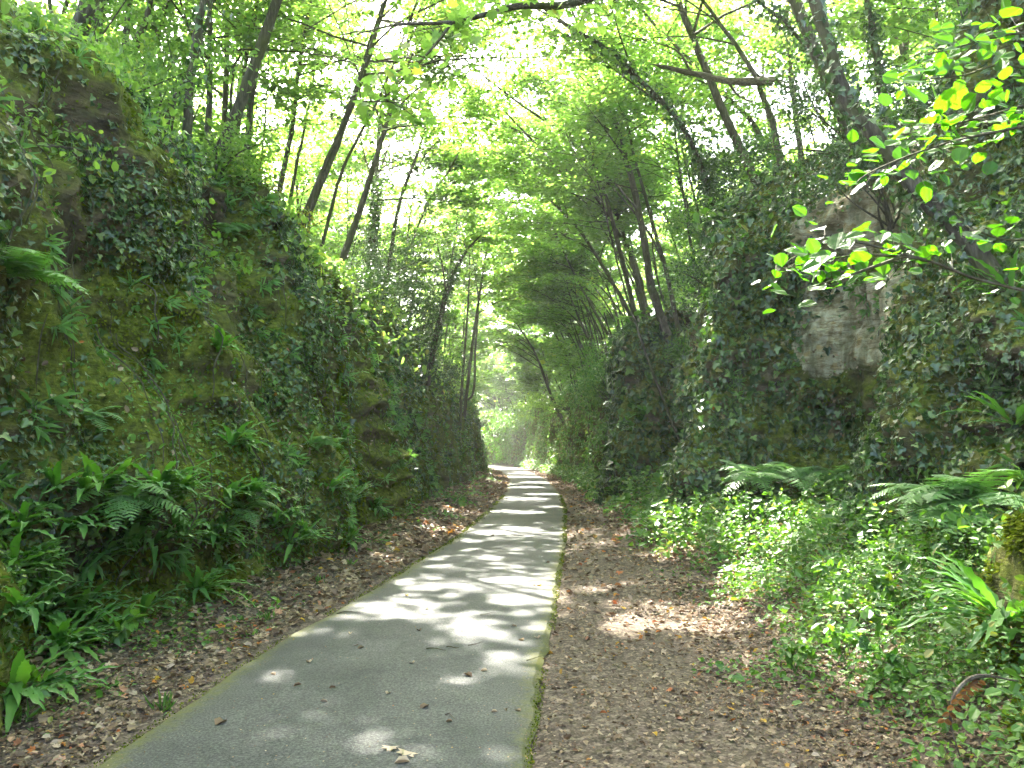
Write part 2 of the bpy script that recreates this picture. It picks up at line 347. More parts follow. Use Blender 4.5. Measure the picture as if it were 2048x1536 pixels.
# ------------------------------------------------------------------ rock faces from plan polylines
ALLROCK = []
HOLLOW = [(-3.3, 7.0, .45, .9, .35, .55), (-3.3, 8.6, .5, .6, .3, .4), (-3.2, 5.3, 1.55, .35, .5, .5), (-3.3, 5.6, .4, .5, .3, .45), (-3, 10.5, 1.9, .5, .4, .4), (-2.9, 12.6, .5, .7, .35, .4), (-2.9, 11, 3.4, .35, .7, .4), (-3.6, 7.2, 2.7, .4, .5, .4), (-2.8, 19, 1.2, .5, .5, .4), (4.1, 6.5, 2.0, .8, .35, .5), (3.2, 14.2, .6, .8, .3, .4), (4.0, 18, 1.5, .6, .6, .5)]
def rock_face(plan, prof, seed, cuts, barefn):
    """plan: [(x,y)] with the open side on the left of travel; prof(s,y)->(h, batter, run, H2); cuts: [(s0,s1,name,...)]"""
    P = np.array(plan, float); C = curve(np.c_[P, np.zeros(len(P))], 4000)[:, :2]
    sl_ = np.r_[0, np.cumsum(np.linalg.norm(np.diff(C, axis=0), axis=1))]
    s = [0.0]
    while s[-1] < sl_[-1]:
        p = np.array([np.interp(s[-1], sl_, C[:, 0]), np.interp(s[-1], sl_, C[:, 1])]); d = np.linalg.norm(p)
        s.append(s[-1] + min(max(d * .0065, .045), .4))
    s = np.array(s[:-1]); X = np.interp(s, sl_, C[:, 0]); Y = np.interp(s, sl_, C[:, 1])
    T = unit(np.stack([np.gradient(X), np.gradient(Y)], -1)); N = np.stack([-T[:, 1], T[:, 0]], -1)   # left of travel = open side
    ker = np.ones(9) / 9; N = unit(np.stack([np.convolve(np.pad(N[:, i], 4, 'edge'), ker, 'valid') for i in (0, 1)], -1))
    h, bat, run, H2 = prof(Y, X)
    tf = np.linspace(0, 1, 96); ts = np.linspace(0, 1, 36)[1:]
    off = np.concatenate([bat[:, None] * tf[None] ** 1.5, bat[:, None] + run[:, None] * ts[None]], 1)
    z = np.concatenate([-.3 + (h + .3)[:, None] * tf[None], h[:, None] + (H2 - h)[:, None] * (1 - (1 - ts[None]) ** 1.35)], 1)
    # round the shoulder
    for _ in range(5):
        z[:, 80:110] = (z[:, 79:109] + z[:, 80:110] + z[:, 81:111]) / 3; off[:, 80:110] = (off[:, 79:109] + off[:, 80:110] + off[:, 81:111]) / 3
    V = np.stack([X[:, None] - N[:, 0:1] * off, Y[:, None] - N[:, 1:2] * off, z], -1)
    S3 = np.stack([np.repeat(s[:, None], z.shape[1], 1), z * 0 + seed * 3.7, z], -1)
    wz = z + .25 * fbm(V, .5, seed + 1)
    ph = wz * 2.1 + .8 * noise(V, .5, seed + 2) + .25 * noise(V, 1.7, seed + 4); fr = ph - np.floor(ph); ledge = (smooth(0, .25, fr) - fr) * (.4 + noise(V, .7, seed + 3))
    d = .42 * fbm(V, .28, seed) + .30 * fbm(V, .9, seed + 5) + .20 * ledge * (.5 + fbm(V, .4, seed + 33))
    d += .22 * np.maximum(0, fbm(S3 * np.array([1, 1, .22]), 1.1, seed + 8))
    d += .15 * fbm(V * np.array([1, 1, .6]), 2.6, seed + 11) + .07 * fbm(V, 6.5, seed + 14)
    d += .24 * np.maximum(0, fbm(V * np.array([1, 1, .14]), 2.1, 140)) * smooth(-.3, .3, fbm(V, .4, 141))
    for (cx, cy_, cz, ry, rz_, dp) in HOLLOW:
        d -= dp * np.exp(-((V[..., 1] - cy_) / ry) ** 2 - ((V[..., 2] - cz) / rz_) ** 2) * (np.abs(V[..., 0] - cx) < 1.5)
    d -= .55 * smooth(.35, .9, fbm(V, .55, seed + 21)) * smooth(.1, .5, z)            # hollows
    fade = np.concatenate([np.linspace(.6, 1, 96), np.linspace(1, .35, 35)])[None]
    oc = np.exp(-((V[..., 1] - 16.5) / 1.5) ** 2) * (V[..., 0] < 0) * smooth(4.0, 3.2, z)
    d = d * fade * (1 - .5 * oc) + .40 * oc * ledge * (1 + .9 * noise(V, 1.6, 61)) + .10 * oc * fbm(V, 3.0, 62)
    V[..., 0] += N[:, 0:1] * d; V[..., 1] += N[:, 1:2] * d; V[..., 2] += .35 * d * np.clip(off / (bat + run)[:, None] * 2, 0, 1)
    var = barefn(V, s[:, None])
    objs = []
    for (y0, y1, name, kw) in cuts:
        i0 = np.searchsorted(s, y0); i1 = min(np.searchsorted(s, y1) + 1, len(s))
        b = MB(); grid_mesh(b, V[i0:i1][:, ::-1], var[i0:i1][:, ::-1]); o = b.build(name, M['rock'], smooth_=True); tag(o, **kw); objs.append(o)
    ALLROCK.append(V); return V, s, objs
# left face: travels towards the camera so the open side (+X) is on its left... (+X is left of travel -Y)
lplan = [(LW(y), y) for y in (118, 100, 90, 80, 72, 66, 61, 57.5)] + [(-2.0, 55.5), (-1.95, 52), (-2.35, 47), (-2.2, 42), (-2.15, 34), (-2.6, 28), (-2.35, 22), (-2.45, 18.5), (-2.4, 16.3), (-2.8, 14.6), (-2.6, 12), (-2.9, 10), (-2.95, 8), (-3.4, 6.3), (-3.1, 4.5), (-3.15, 2), (-3.3, -1), (-3.4, -6)]
def lprof(Y, X):
    h = np.interp(Y, [-6, 4, 8, 12, 16, 22, 30, 42, 52, 57, 62, 80, 118], [4.4, 4.5, 5.0, 5.4, 5.2, 5.2, 5.4, 5.4, 4.8, 3.8, 4.8, 5, 5]) + .35 * fbm(np.stack([Y, Y * 0, Y * 0], -1), .5, 77)
    bat = np.interp(Y, [-6, 8, 14, 22, 40, 118], [.9, 1.0, 1.3, 1.3, 1.2, 1.2]); run = bat * 0 + 1.5
    return h, bat, run, h * 0 + np.interp(Y, [-6, 10, 14, 118], [5.7, 6.1, 6.3, 6.2])
lbare = lambda V, s: .75 * smooth(.45, 1.0, 1 - np.abs(V[..., 1] - 16.5) / 2.2) * smooth(3.6, 2.6, V[..., 2]) * smooth(-.1, .3, noise(V, 1.3, 5)) * .35
_C = curve(np.c_[np.array(lplan, float), np.zeros(len(lplan))], 4000)[:, :2]; _S = np.r_[0, np.cumsum(np.linalg.norm(np.diff(_C, axis=0), axis=1))]
def s_at_y(y): return float(_S[np.argmin(np.abs(_C[:, 1] - y))])
LV, LS, lo = rock_face(lplan, lprof, 100, [
    (0, s_at_y(18.8), 'rock_face', dict(label='far stretch of the mossy rock face left of the path', cat='rock face', kind='structure')),
    (s_at_y(18.8), s_at_y(14.4), 'rock_outcrop', dict(label='layered moss-edged rock outcrop jutting from the left rock face', cat='rock')),
    (s_at_y(14.4), 999, 'rock_face', dict(label='tall near rock face with moss, ivy and ferns left of the path', cat='rock face', kind='structure'))], lbare)
# right face: travels away from the camera, open side (-X) on its left
rplan = [(3.6, -6), (3.5, -1), (3.55, 3), (4.1, 5.2), (4.2, 7), (4.05, 8.6), (4.6, 9.5), (5.5, 9.9), (5.75, 11), (5.5, 12.6), (4.5, 13.0), (3.35, 13.1), (3.05, 13.6), (3.2, 15), (4.1, 16.2), (5.2, 17.4), (5.3, 19.8), (3.6, 20.5), (2.85, 21.1), (2.8, 22.4), (3.3, 23.6), (3.9, 24.6), (3.55, 28), (3.35, 31), (3.55, 36), (3.3, 42), (3.05, 48), (2.6, 56), (2.0, 64), (1.1, 72), (-.1, 79), (-1.7, 86), (-5.4, 97), (-10.5, 112)]
_C2 = curve(np.c_[np.array(rplan, float), np.zeros(len(rplan))], 4000)[:, :2]; _S2 = np.r_[0, np.cumsum(np.linalg.norm(np.diff(_C2, axis=0), axis=1))]
def s_r(y, k=0):
    i = np.where(np.diff(np.sign(_C2[:, 1] - y)) != 0)[0]; return float(_S2[i[min(k, len(i) - 1)]])
def rprof(Y, X):
    h = np.interp(Y, [-6, 5, 8, 9.2, 10, 12.8, 13.2, 16, 19, 20.8, 23.5, 25, 30, 42, 60, 112], [2.6, 2.7, 3.0, 3.3, 5.8, 5.8, 4.9, 4.2, 2.4, 4.9, 4.9, 4.3, 4.9, 5.2, 5.2, 5.2])
    bat = np.interp(Y, [-6, 8.5, 9.8, 12.8, 13.4, 20, 22, 25, 112], [.5, .5, .35, .35, .6, .8, .5, .9, .9]); 
    run = np.interp(Y, [-6, 8.5, 9.8, 12.8, 14, 20, 30, 112], [2.6, 2.6, 1.2, 1.2, 2.2, 2.2, 1.6, 1.5])
    H2 = np.interp(Y, [-6, 9, 13, 18, 26, 112], [7.2, 7.4, 7.4, 6.0, 5.6, 6.4])
    c_ = (Y > 12.2) & (Y < 15.5); h = np.where(c_, np.interp(X, [3.05, 3.5, 4.5, 5.4], [4.1, 4.4, 5.3, 5.8]), h); H2 = np.where(c_, np.interp(X, [3.05, 3.6, 4.5, 5.4], [5.7, 6.0, 6.9, 7.4]), H2); run = np.where(c_, np.interp(X, [3.05, 4.5, 5.4], [2.4, 1.8, 1.2]), run)
    q_ = (Y > 18.3) & (Y < 21.4) & (X > 4.0); h = np.where(q_, 2.3, h); run = np.where(q_, 3.4, run); H2 = np.where(q_, 5.6, H2)
    q_ = (Y > 20.2) & (Y < 24) & (X < 4.0); h = np.where(q_, 5.0, h); H2 = np.where(q_, 5.7, H2); run = np.where(q_, 1.6, run); bat = np.where(q_, .35, bat)
    k5 = np.ones(17) / 17; h, bat, run, H2 = [np.convolve(np.pad(q, 8, 'edge'), k5, 'valid') for q in (h, bat, run, H2)]
    return h, bat, run, H2
def rbare(V, s):
    Y, X, z = V[..., 1], V[..., 0], V[..., 2]
    a = smooth(9.4, 9.9, Y) * smooth(13.6, 13.0, Y) * smooth(4.1, 4.7, X) * smooth(2.6, 3.3, z + .5 * noise(V, .9, 4)) * smooth(7.0, 6.2, z)
    b = .5 * smooth(60, 30, Y) * smooth(24, 27, Y) * smooth(2.6, 2.0, z) * smooth(.2, .5, noise(V, .4, 14))
    return np.clip(a * smooth(-.75, -.2, noise(V, 1.1, 8)), 0, 1) + 0 * b
RV, RS, ro = rock_face(rplan, rprof, 300, [
    (0, s_r(9.2), 'rock_outcrop', dict(label='low ivy-clad rock outcrop in the right bank, nearest the camera', cat='rock')),
    (s_r(9.2), s_r(13.0) - .9, 'rock_face', dict(label='pale bare limestone face in the recess behind the ferns on the right', cat='rock face', kind='structure')),
    (s_r(13.0) - .9, s_r(17.0), 'rock_buttress', dict(label='broad rock buttress with dark ivy between the bare face and the path', cat='rock')),
    (s_r(17.0), s_r(20.0), 'rock_face', dict(label='recess of fern-grown rock between the two ivy-clad buttresses', cat='rock face', kind='structure')),
    (s_r(20.0), s_r(24.6), 'rock_pillar', dict(label='round-topped rock pillar thick with dark ivy, halfway along the right side', cat='rock')),
    (s_r(24.6), 999, 'rock_face', dict(label='far sloping green-grown rock face right of the path', cat='rock face', kind='structure'))], rbare)

# boulder bottom right
def blob(c, r, seed, nu=90, nv=60, amp=.25):
    u = np.linspace(0, 2 * math.pi, nu); v = np.linspace(.02, math.pi - .02, nv)
    D = np.stack([np.outer(np.cos(u), np.sin(v)), np.outer(np.sin(u), np.sin(v)), np.outer(np.ones(nu), np.cos(v))], -1)
    D = np.sign(D) * np.abs(D) ** .8
    S3 = D * 1.0; f = 1 + amp * fbm(S3, 1.5, seed) + amp * .45 * fbm(S3, 5, seed + 3) + amp * .2 * fbm(S3, 13, seed + 5)
    f[-1] = f[0]; V = np.asarray(c) + D * f[..., None] * np.asarray(r); V[-1] = V[0]; return V
BV = blob((3.28, 4.15, .18), (.62, .95, 1.12), 900)
b = MB(); grid_mesh(b, BV[:, ::-1], 0.0 * BV[..., 0]); boulder = tag(b.build('boulder', M['rock'], smooth_=True), 'dark mossy boulder under the big strap-leaved fern at the right edge', 'rock')
BV2 = blob((2.72, 3.6, .02), (.35, .4, .42), 920, 60, 40)
b = MB(); grid_mesh(b, BV2[:, ::-1], 0.0 * BV2[..., 0]); tag(b.build('boulder', M['rock'], smooth_=True), 'low rounded mossy stone below the dead brown frond at the right edge', 'rock')

# ------------------------------------------------------------------ surface sampling and ray placement
def facedata(V):
    a, b, c, d = V[:-1, :-1], V[:-1, 1:], V[1:, 1:], V[1:, :-1]
    cr = np.cross(c - a, d - b); A = np.linalg.norm(cr, axis=-1) / 2; N = cr / (2 * A[..., None] + 1e-12)
    return (a, b, c, d), A, N
class Surf:
    def __init__(s, Vs, flip):
        Q = []; s.A = []; s.N = []
        for V, fl in zip(Vs, flip):
            q, A, N = facedata(V); Q.append([x.reshape(-1, 3) for x in q]); s.A.append(A.ravel()); s.N.append((N * fl).reshape(-1, 3))
        s.Q = [np.concatenate([q[i] for q in Q]) for i in range(4)]; s.A = np.concatenate(s.A); s.N = np.concatenate(s.N); s.C = sum(s.Q) / 4
    def sample(s, dens):                      # dens: per-face leaves per m2
        lam = s.A * dens; cnt = rng.poisson(np.clip(lam, 0, 400)); i = np.repeat(np.arange(len(cnt)), cnt)
        u, v = rng.random((2, len(i), 1)); a, b, c, d = [q[i] for q in s.Q]
        return a * (1 - u) * (1 - v) + b * u * (1 - v) + c * u * v + d * (1 - u) * v, s.N[i]
def orient(V, side):
    q, A, N = facedata(V); return 1 if (N * np.asarray(side)).sum(-1).mean() > 0 else -1
SL = Surf([LV], [orient(LV, (1, 0, .2))]); SR = Surf([RV], [orient(RV, (-1, 0, .2))])
G3 = np.stack([Xg, Yg, Zg], -1); SG = Surf([G3], [orient(G3, (0, 0, 1))])
SB = Surf([BV, BV2], [1, 1]); 
for k_, cen in ((0, (3.0, 4.15, .35)),):
    pass
sgn = np.sign(((SB.C - np.array([2.9, 4.0, .3])) * SB.N).sum(-1)); SB.N *= sgn[:, None]
def bvh(Vs):
    vs = []; fs = []; n0 = 0
    for V in Vs:
        a, b = V.shape[:2]; i = np.arange(a - 1)[:, None] * b; j = np.arange(b - 1)[None]
        fs.append(np.stack([i + j, i + j + 1, i + b + j + 1, i + b + j], -1).reshape(-1, 4) + n0); vs.append(V.reshape(-1, 3)); n0 += a * b
    return BVHTree.FromPolygons(np.concatenate(vs).tolist(), np.concatenate(fs).tolist())
TREE = bvh([LV, RV, G3, BV, BV2])
def hit(u, v):
    d = ray(u, v); h = TREE.ray_cast(Vector((0, 0, CAM_H)), Vector(d))
    if h[0] is None: return None, None
    nrm = np.array(h[1]); 
    if (nrm * d).sum() > 0: nrm = -nrm
    return np.array(h[0]), nrm
def drop(x, y, z0=9):
    h = TREE.ray_cast(Vector((x, y, z0)), Vector((0, 0, -1))); return float(h[0][2]) if h[0] is not None else 0.0
#@@PART2
# ------------------------------------------------------------------ climbing and ground-covering plants (uncountable: one mesh each)
def dcam(P): return np.linalg.norm(P - np.array([0, 0, CAM_H]), axis=1)
def cover(surf, mask, n0, size, tpl, name, mt, label, cat, tilt=.5, droop=1.0, lift=.04, ref=9.0, maxs=2.6, sv=.45, flat=False, minY=1.0):
    d = dcam(surf.C); k = np.clip(d / ref, 1, maxs)
    dens = n0 * mask(surf.C, surf.N) / k ** 2 * (surf.C[:, 1] > minY)
    P, N = surf.sample(dens); n = len(P); kk = np.clip(dcam(P) / ref, 1, maxs)
    S = size * kk * np.exp(sv * rng.normal(size=n) - .05); S = np.minimum(S, size * kk * 2)
    NR = unit(N + np.array([0, 0, tilt]) + rng.normal(size=(n, 3)) * .38)
    AX = rnd_dirs(n, -droop, .8) if not flat else rnd_dirs(n, 0, 1)
    P = P + N * (rng.random((n, 1)) ** 1.5 * lift * kk[:, None] + .012)
    b = MB(); leaves(b, tpl, P, AX, NR, S); return b, (name, mt, label, cat)
def fin(b, info): return tag(b.build(info[0], M[info[1]]), info[2], info[3], kind='stuff')
def nmask(f, lo, hi, seed): return lambda C: smooth(lo, hi, fbm(C, f, seed))
iv1 = nmask(.8, -.25, .45, 51)
b, inf = cover(SL, lambda C, N: (.04 + .96 * iv1(C)) * smooth(-.1, 1.2, C[:, 2]) * (1 - .85 * smooth(2.4, .8, abs(C[:, 1] - 16.6)) * (C[:, 2] < 3.7)) * (.55 + .45 * smooth(2, 4, C[:, 2])), 1250, .040, IVY, 'ivy', 'ivy', 'dark small-leaved ivy spread over the mossy rock face left of the path', 'ivy', tilt=.85, lift=.07)
fin(b, inf)
# brighter broad leaves along the left brow and light herbs on ledges
b, inf = cover(SL, lambda C, N: smooth(.15, .7, N[:, 2] + .25 * noise(C, 1.4, 8)) * smooth(2.8, 5.0, C[:, 2]), 340, .06, L6, 'undergrowth', 'crown', 'bright green low undergrowth along the brow of the left rock face', 'undergrowth', tilt=1.0, droop=.3, lift=.25)
fin(b, inf)
b, inf = cover(SL, lambda C, N: smooth(-.2, .5, noise(C, 1.9, 18)) * smooth(4.5, .3, C[:, 2]) * .8 * (1 - .9 * smooth(2.2, 1.0, abs(C[:, 1] - 16.6)) * (C[:, 2] > .5)), 650, .040, L6, 'herbs', 'herb', 'small light green herbs growing on ledges of the left rock face', 'herbs', tilt=.9, droop=.4, lift=.09)
fin(b, inf)
# right
def rz(C): return C[:, 1], C[:, 0], C[:, 2]
bare = smooth(9.4, 9.9, SR.C[:, 1]) * smooth(13.3, 13.0, SR.C[:, 1]) * smooth(4.2, 4.9, SR.C[:, 0]) * smooth(2.3, 2.8, SR.C[:, 2] + .5 * noise(SR.C, 1.3, 4)) * smooth(6.9, 6.2, SR.C[:, 2])
low = smooth(9.4, 9.9, SR.C[:, 1]) * smooth(13.3, 13.0, SR.C[:, 1]) * smooth(4.0, 4.8, SR.C[:, 0]) * smooth(2.9, 2.5, SR.C[:, 2])
iv2 = nmask(.9, -.35, .3, 61)
b, inf = cover(SR, lambda C, N: (.45 + .55 * iv2(C)) * (1 - .95 * bare) * (1 - .7 * low) * (C[:, 1] < 26), 1080, .047, IVY, 'ivy', 'ivy', 'dense glossy ivy hanging over the outcrops and buttresses right of the path', 'ivy', tilt=.55, lift=.09)
fin(b, inf)
b, inf = cover(SR, lambda C, N: (.35 + .65 * iv1(C)) * (C[:, 1] >= 24), 520, .05, L6, 'creeper', 'herb', 'pale green creeping growth over the far right rock face', 'creeper', tilt=.6, lift=.10)
fin(b, inf)
b, inf = cover(SR, lambda C, N: smooth(.2, .7, N[:, 2] + .3 * noise(C, 1.1, 28)) * smooth(2.9, 4.5, C[:, 2]) * (1 - bare), 210, .065, L6, 'undergrowth', 'herb', 'leafy undergrowth on the sloping shoulder above the right-hand rocks', 'undergrowth', tilt=1.0, droop=.3, lift=.22)
fin(b, inf)
# moss tufts: little hanging blades in patches
def moss(surf, mask, n0, name_label):
    d = dcam(surf.C); k = np.clip(d / 8, 1, 2.6); dens = n0 * mask(surf.C, surf.N) / k ** 2 * (surf.C[:, 1] > 1)
    P, N = surf.sample(dens); n = len(P); kk = np.clip(dcam(P) / 8, 1, 2.6)
    AX = unit(N * .7 + np.array([0, 0, -.55]) + rng.normal(size=(n, 3)) * .35); NR = unit(N + np.array([0, 0, .8]) + rng.normal(size=(n, 3)) * .3)
    v = np.clip(.5 + .35 * noise(P, 2.0, 4) + rng.normal(size=n) * .15, 0, 1)
    b = MB(); leaves(b, (L4[0] * np.array([.9, 1, 1]), L4[1]), P, AX, NR, .034 * kk * rng.uniform(.6, 1.5, n), v)
    tag(b.build('moss', M['moss']), name_label, 'moss', kind='stuff')
mo = lambda f, s: (lambda C, N: smooth(-.05, .35, fbm(C * np.array([1, 1, .14]), 2.1, 140)) * smooth(-.5, .2, fbm(C, .6, s)) + .08)
moss(SL, lambda C, N: mo(1.1, 71)(C, N) * (.45 + .55 * smooth(10, 13, C[:, 1])) * smooth(-.1, .3, C[:, 2]), 2800, 'yellow-green moss cushions hanging on the left rock face')
moss(SR, lambda C, N: mo(1.0, 75)(C, N) * (1 - bare) * (.4 + .6 * low + .5 * (C[:, 1] > 26)), 420, 'olive moss on the recessed and far rock right of the path')
moss(SB, lambda C, N: smooth(-.4, .2, fbm(C, 2.5, 79)), 6500, 'thick moss on the boulder and stone at the right edge')
b, inf = cover(SB, lambda C, N: smooth(.0, .5, noise(C, 2.5, 13)) * smooth(-.5, .4, N[:, 2]), 900, .04, IVY, 'ivy', 'herb', 'fresh ivy trailing over the mossy boulder at the right edge', 'ivy', lift=.06)
fin(b, inf)
# hanging grass, dead leaves caught on the rock
def hanging(surf, dens, label):
    d = dcam(surf.C); P, N = surf.sample(dens * smooth(.0, .5, noise(surf.C, 1.3, 203)) * (surf.C[:, 1] > 2) * (surf.C[:, 1] < 24) * (surf.C[:, 2] > .4)); m_ = 16; n = len(P)
    P = np.repeat(P, m_, 0); N = np.repeat(N, m_, 0); AX = unit(N * .9 + rnd_dirs(n * m_, .1, .75)); NR = unit(N * .3 + np.array([0, 0, 1.]) + rng.normal(size=(n * m_, 3)) * .3)
    tv = BLADE[0].copy(); tv[:, 2] = [0, 0, -.12, -.45, -.12]; b = MB(); leaves(b, (tv, BLADE[1]), P + rng.normal(size=P.shape) * .015, AX, NR, rng.uniform(.08, .24, n * m_), rng.uniform(.3, 1, n * m_))
    tag(b.build('hanging_grass', M['fern_pale']), label, 'grass', kind='stuff')
hanging(SL, 7.0, 'thin pale grass blades hanging in tufts from the left rock face'); hanging(SR, 2.2, 'sparse grass blades hanging from the right-hand rocks')
for S__, l_ in ((SL, 'dead leaves caught among the moss and ivy of the left rock face'), (SR, 'withered leaves caught in the ivy of the right-hand rocks')):
    P, N = S__.sample(26 * (S__.C[:, 1] > 2) * (S__.C[:, 1] < 26) * smooth(-.2, .5, noise(S__.C, 1.0, 207))); n = len(P); b = MB()
    leaves(b, L6, P + N * .05, rnd_dirs(n, -.6), unit(N + [0, 0, .7] + rng.normal(size=(n, 3)) * .4), rng.uniform(.03, .075, n), rng.uniform(.2, 1, n)); tag(b.build('caught_leaves', M['dead']), l_, 'dead leaves', kind='stuff')
# trailing stems and roots on the left face
b = MB()
for _ in range(150):
    y = 4 + 26 * rng.random() ** 1.7; i = np.argmin(np.abs(LV[:, 40, 1] - y)); j = rng.integers(35, 100); ln = rng.integers(8, 30)
    seg = LV[i, max(j - ln, 3):j][::-1]; seg = seg[::3]
    if len(seg) < 3: continue
    off = np.cumsum(rng.normal(size=(len(seg), 3)) * .025, 0); Pn = seg + off + np.array([.07, 0, 0])
    tube(b, curve(Pn, len(seg) * 2), .004 + .004 * rng.random(), 4, .5)
tag(b.build('trailing_roots', M['bark']), 'thin trailing roots and bare ivy stems on the left rock face', 'roots', kind='stuff')
# ground herbs on the right bank and the left verge
gR = lambda C: C[:, 0] - PR(C[:, 1]); gL = lambda C: PL(C[:, 1]) - C[:, 0]
rgap = lambda C: np.maximum(RW(C[:, 1]) - PR(C[:, 1]), 1)
inR = lambda C: smooth(.44, .72, gR(C) / rgap(C) + .16 * fbm(C * np.array([1, 1, 0]), 1.1, 81)) * (C[:, 0] < RW(C[:, 1]) + 1.8) * (C[:, 0] > 0 - 20) * (C[:, 2] < 2)
def herbs(mask, n0, size, hmax, label, tpl=L6, ref=6.0):
    d = dcam(SG.C); k = np.clip(d / ref, 1, 3.2); P, N = SG.sample(n0 * mask(SG.C) / k ** 2 * (SG.C[:, 1] > 2.2) * (SG.C[:, 1] < 75)); n = len(P); kk = np.clip(dcam(P) / ref, 1, 3.2)
    hgt = hmax * rng.random(n) ** 1.4 * (.45 + .9 * smooth(-.3, .5, noise(P, 1.3, 85))) * (.35 + .65 * mask(P))
    P = P + N * hgt[:, None]; NR = unit(np.array([0, 0, 1.0]) + rng.normal(size=(n, 3)) * .42 + np.array([-.15, -.1, 0])); AX = rnd_dirs(n, -.15, 1) * np.array([1, 1, .5])
    b = MB(); leaves(b, tpl, P, AX, NR, size * kk * np.exp(.4 * rng.normal(size=n)) * .9)
    tag(b.build('ground_herbs', M['herb']), label, 'ground cover', kind='stuff')
herbs(inR, 2500, .036, .46, 'knee-high tangle of small-leaved green plants on the bank right of the path')
inL = lambda C: smooth(.35, 1.0, gL(C) + .45 * fbm(C * np.array([1, 1, 0]), 1.4, 91)) * (C[:, 0] > LW(C[:, 1]) - .4) * smooth(-.35, .35, fbm(C * np.array([1, 1, 0]), .9, 93)) * (gL(C) > 0)
herbs(inL, 900, .036, .14, 'low scattered green plants between the leaf litter and the left rock face')
mid = lambda C: smooth(.35, .6, gR(C) / rgap(C) + .3 * fbm(C * np.array([1, 1, 0]), .7, 83)) * (gR(C) / rgap(C) < .8) * (gR(C) > .8) * .5
herbs(mid, 420, .026, .05, 'tiny creeping plants mixed in the brown leaves at the edge of the right bank', IVY)
top = lambda C: ((C[:, 2] > 3.5) & (np.abs(C[:, 0]) < 26)) * smooth(-.5, .3, noise(C, .5, 87))
def topcover():
    k = np.clip(dcam(SG.C) / 14, .8, 3); P, N = SG.sample(45 * top(SG.C) / k ** 2 * (SG.C[:, 1] < 95) * (SG.C[:, 1] > 1)); n = len(P); kk = np.clip(dcam(P) / 14, .8, 3)
    P = P + np.array([0, 0, 1]) * (rng.random((n, 1)) ** 1.5 * .9); b = MB()
    leaves(b, L4, P, rnd_dirs(n, .1, 1), unit(np.array([0, 0, .9]) + rng.normal(size=(n, 3)) * .5), .11 * kk * rng.uniform(.6, 1.4, n))
    tag(b.build('forest_floor_plants', M['herb']), 'green woodland undergrowth on the high ground on both sides', 'undergrowth', kind='stuff')
topcover()
# taller broad-leaved plants on the bank
def tall_plant(p, h, nl, ls, label, cat='plant', mt='herb', group=None, tpl=L6):
    r = empty('leafy_plant', p, label, cat, group); b = MB(); s = MB()
    for q in range(nl):
        a = rng.uniform(0, 6.28); l = h * rng.uniform(.5, 1); tip = np.asarray(p) + np.array([math.cos(a) * l * .45, math.sin(a) * l * .45, l])
        C = curve([p, np.asarray(p) + (tip - p) * .5 + np.array([0, 0, .04]), tip], 6); tube(s, C, np.linspace(.003, .0015, 6), 3)
        m_ = 5; PP = C[[3, 4, 4, 5, 5]] ; ax = rnd_dirs(m_, .0, 1) + np.array([math.cos(a), math.sin(a), 0]) * .6
        leaves(b, tpl, PP, ax, unit(np.array([0, 0, 1.]) + rng.normal(size=(m_, 3)) * .25), ls * rng.uniform(.7, 1.2, m_))
    s.build('stems', M['fern'], r); b.build('leaves', M[mt], r); return r
for (u, v, h, nl, ls, lab) in [(1660, 1190, .34, 9, .10, 'broad-leaved herb with pale shining leaves in the middle of the right bank'),
        (1780, 1240, .36, 9, .10, 'tall broad-leaved herb left of the mossy boulder'), (1760, 1210, .3, 7, .09, 'leafy herb growing just behind the tall herb beside the boulder'),
        (1590, 1350, .26, 8, .10, 'low dark green plant with wide leaves at the foot of the right bank'), (1690, 1330, .28, 8, .09, 'round-leaved plant beside the small strap-leaved fern on the right'),
        (1500, 1130, .25, 7, .07, 'light green herb below the lacy ferns on the right bank'), (1880, 1010, .4, 8, .12, 'dark blue-green plant with big leaves above the mossy boulder'),
        (240, 1290, .22, 6, .12, 'single rosette of wide heart-shaped leaves at the foot of the left rock face')]:
    p, _ = hit(u, v)
    if p is not None: tall_plant(p, h, nl, ls, lab)
for _ in range(34):
    y = 4.2 + 8 * rng.random(); x = PR(y) + (RW(y) - PR(y)) * rng.uniform(.62, 1.0); p = np.array([x, y, drop(x, y, 2.4)])
    tall_plant(p, rng.uniform(.35, .62), int(rng.integers(4, 8)), rng.uniform(.06, .10), 'tall leafy herb rising above the green tangle of the right bank', group='tall herbs on the right bank')
for i, (u, v) in enumerate([(330, 1420), (535, 1240), (700, 1130), (45, 1440), (640, 1170)]):
    p, _ = hit(u, v); r = empty('grass_tuft', p, 'small bright grass tuft at the left edge of the leaf litter', 'grass tuft', 'grass tufts along the left verge')
    b = MB(); n = 26; leaves(b, BLADE, p + rng.normal(size=(n, 3)) * np.array([.03, .03, 0]), rnd_dirs(n, .8, .5), rnd_dirs(n, 0), rng.uniform(.06, .14, n)); b.build('blades', M['herb'], r)

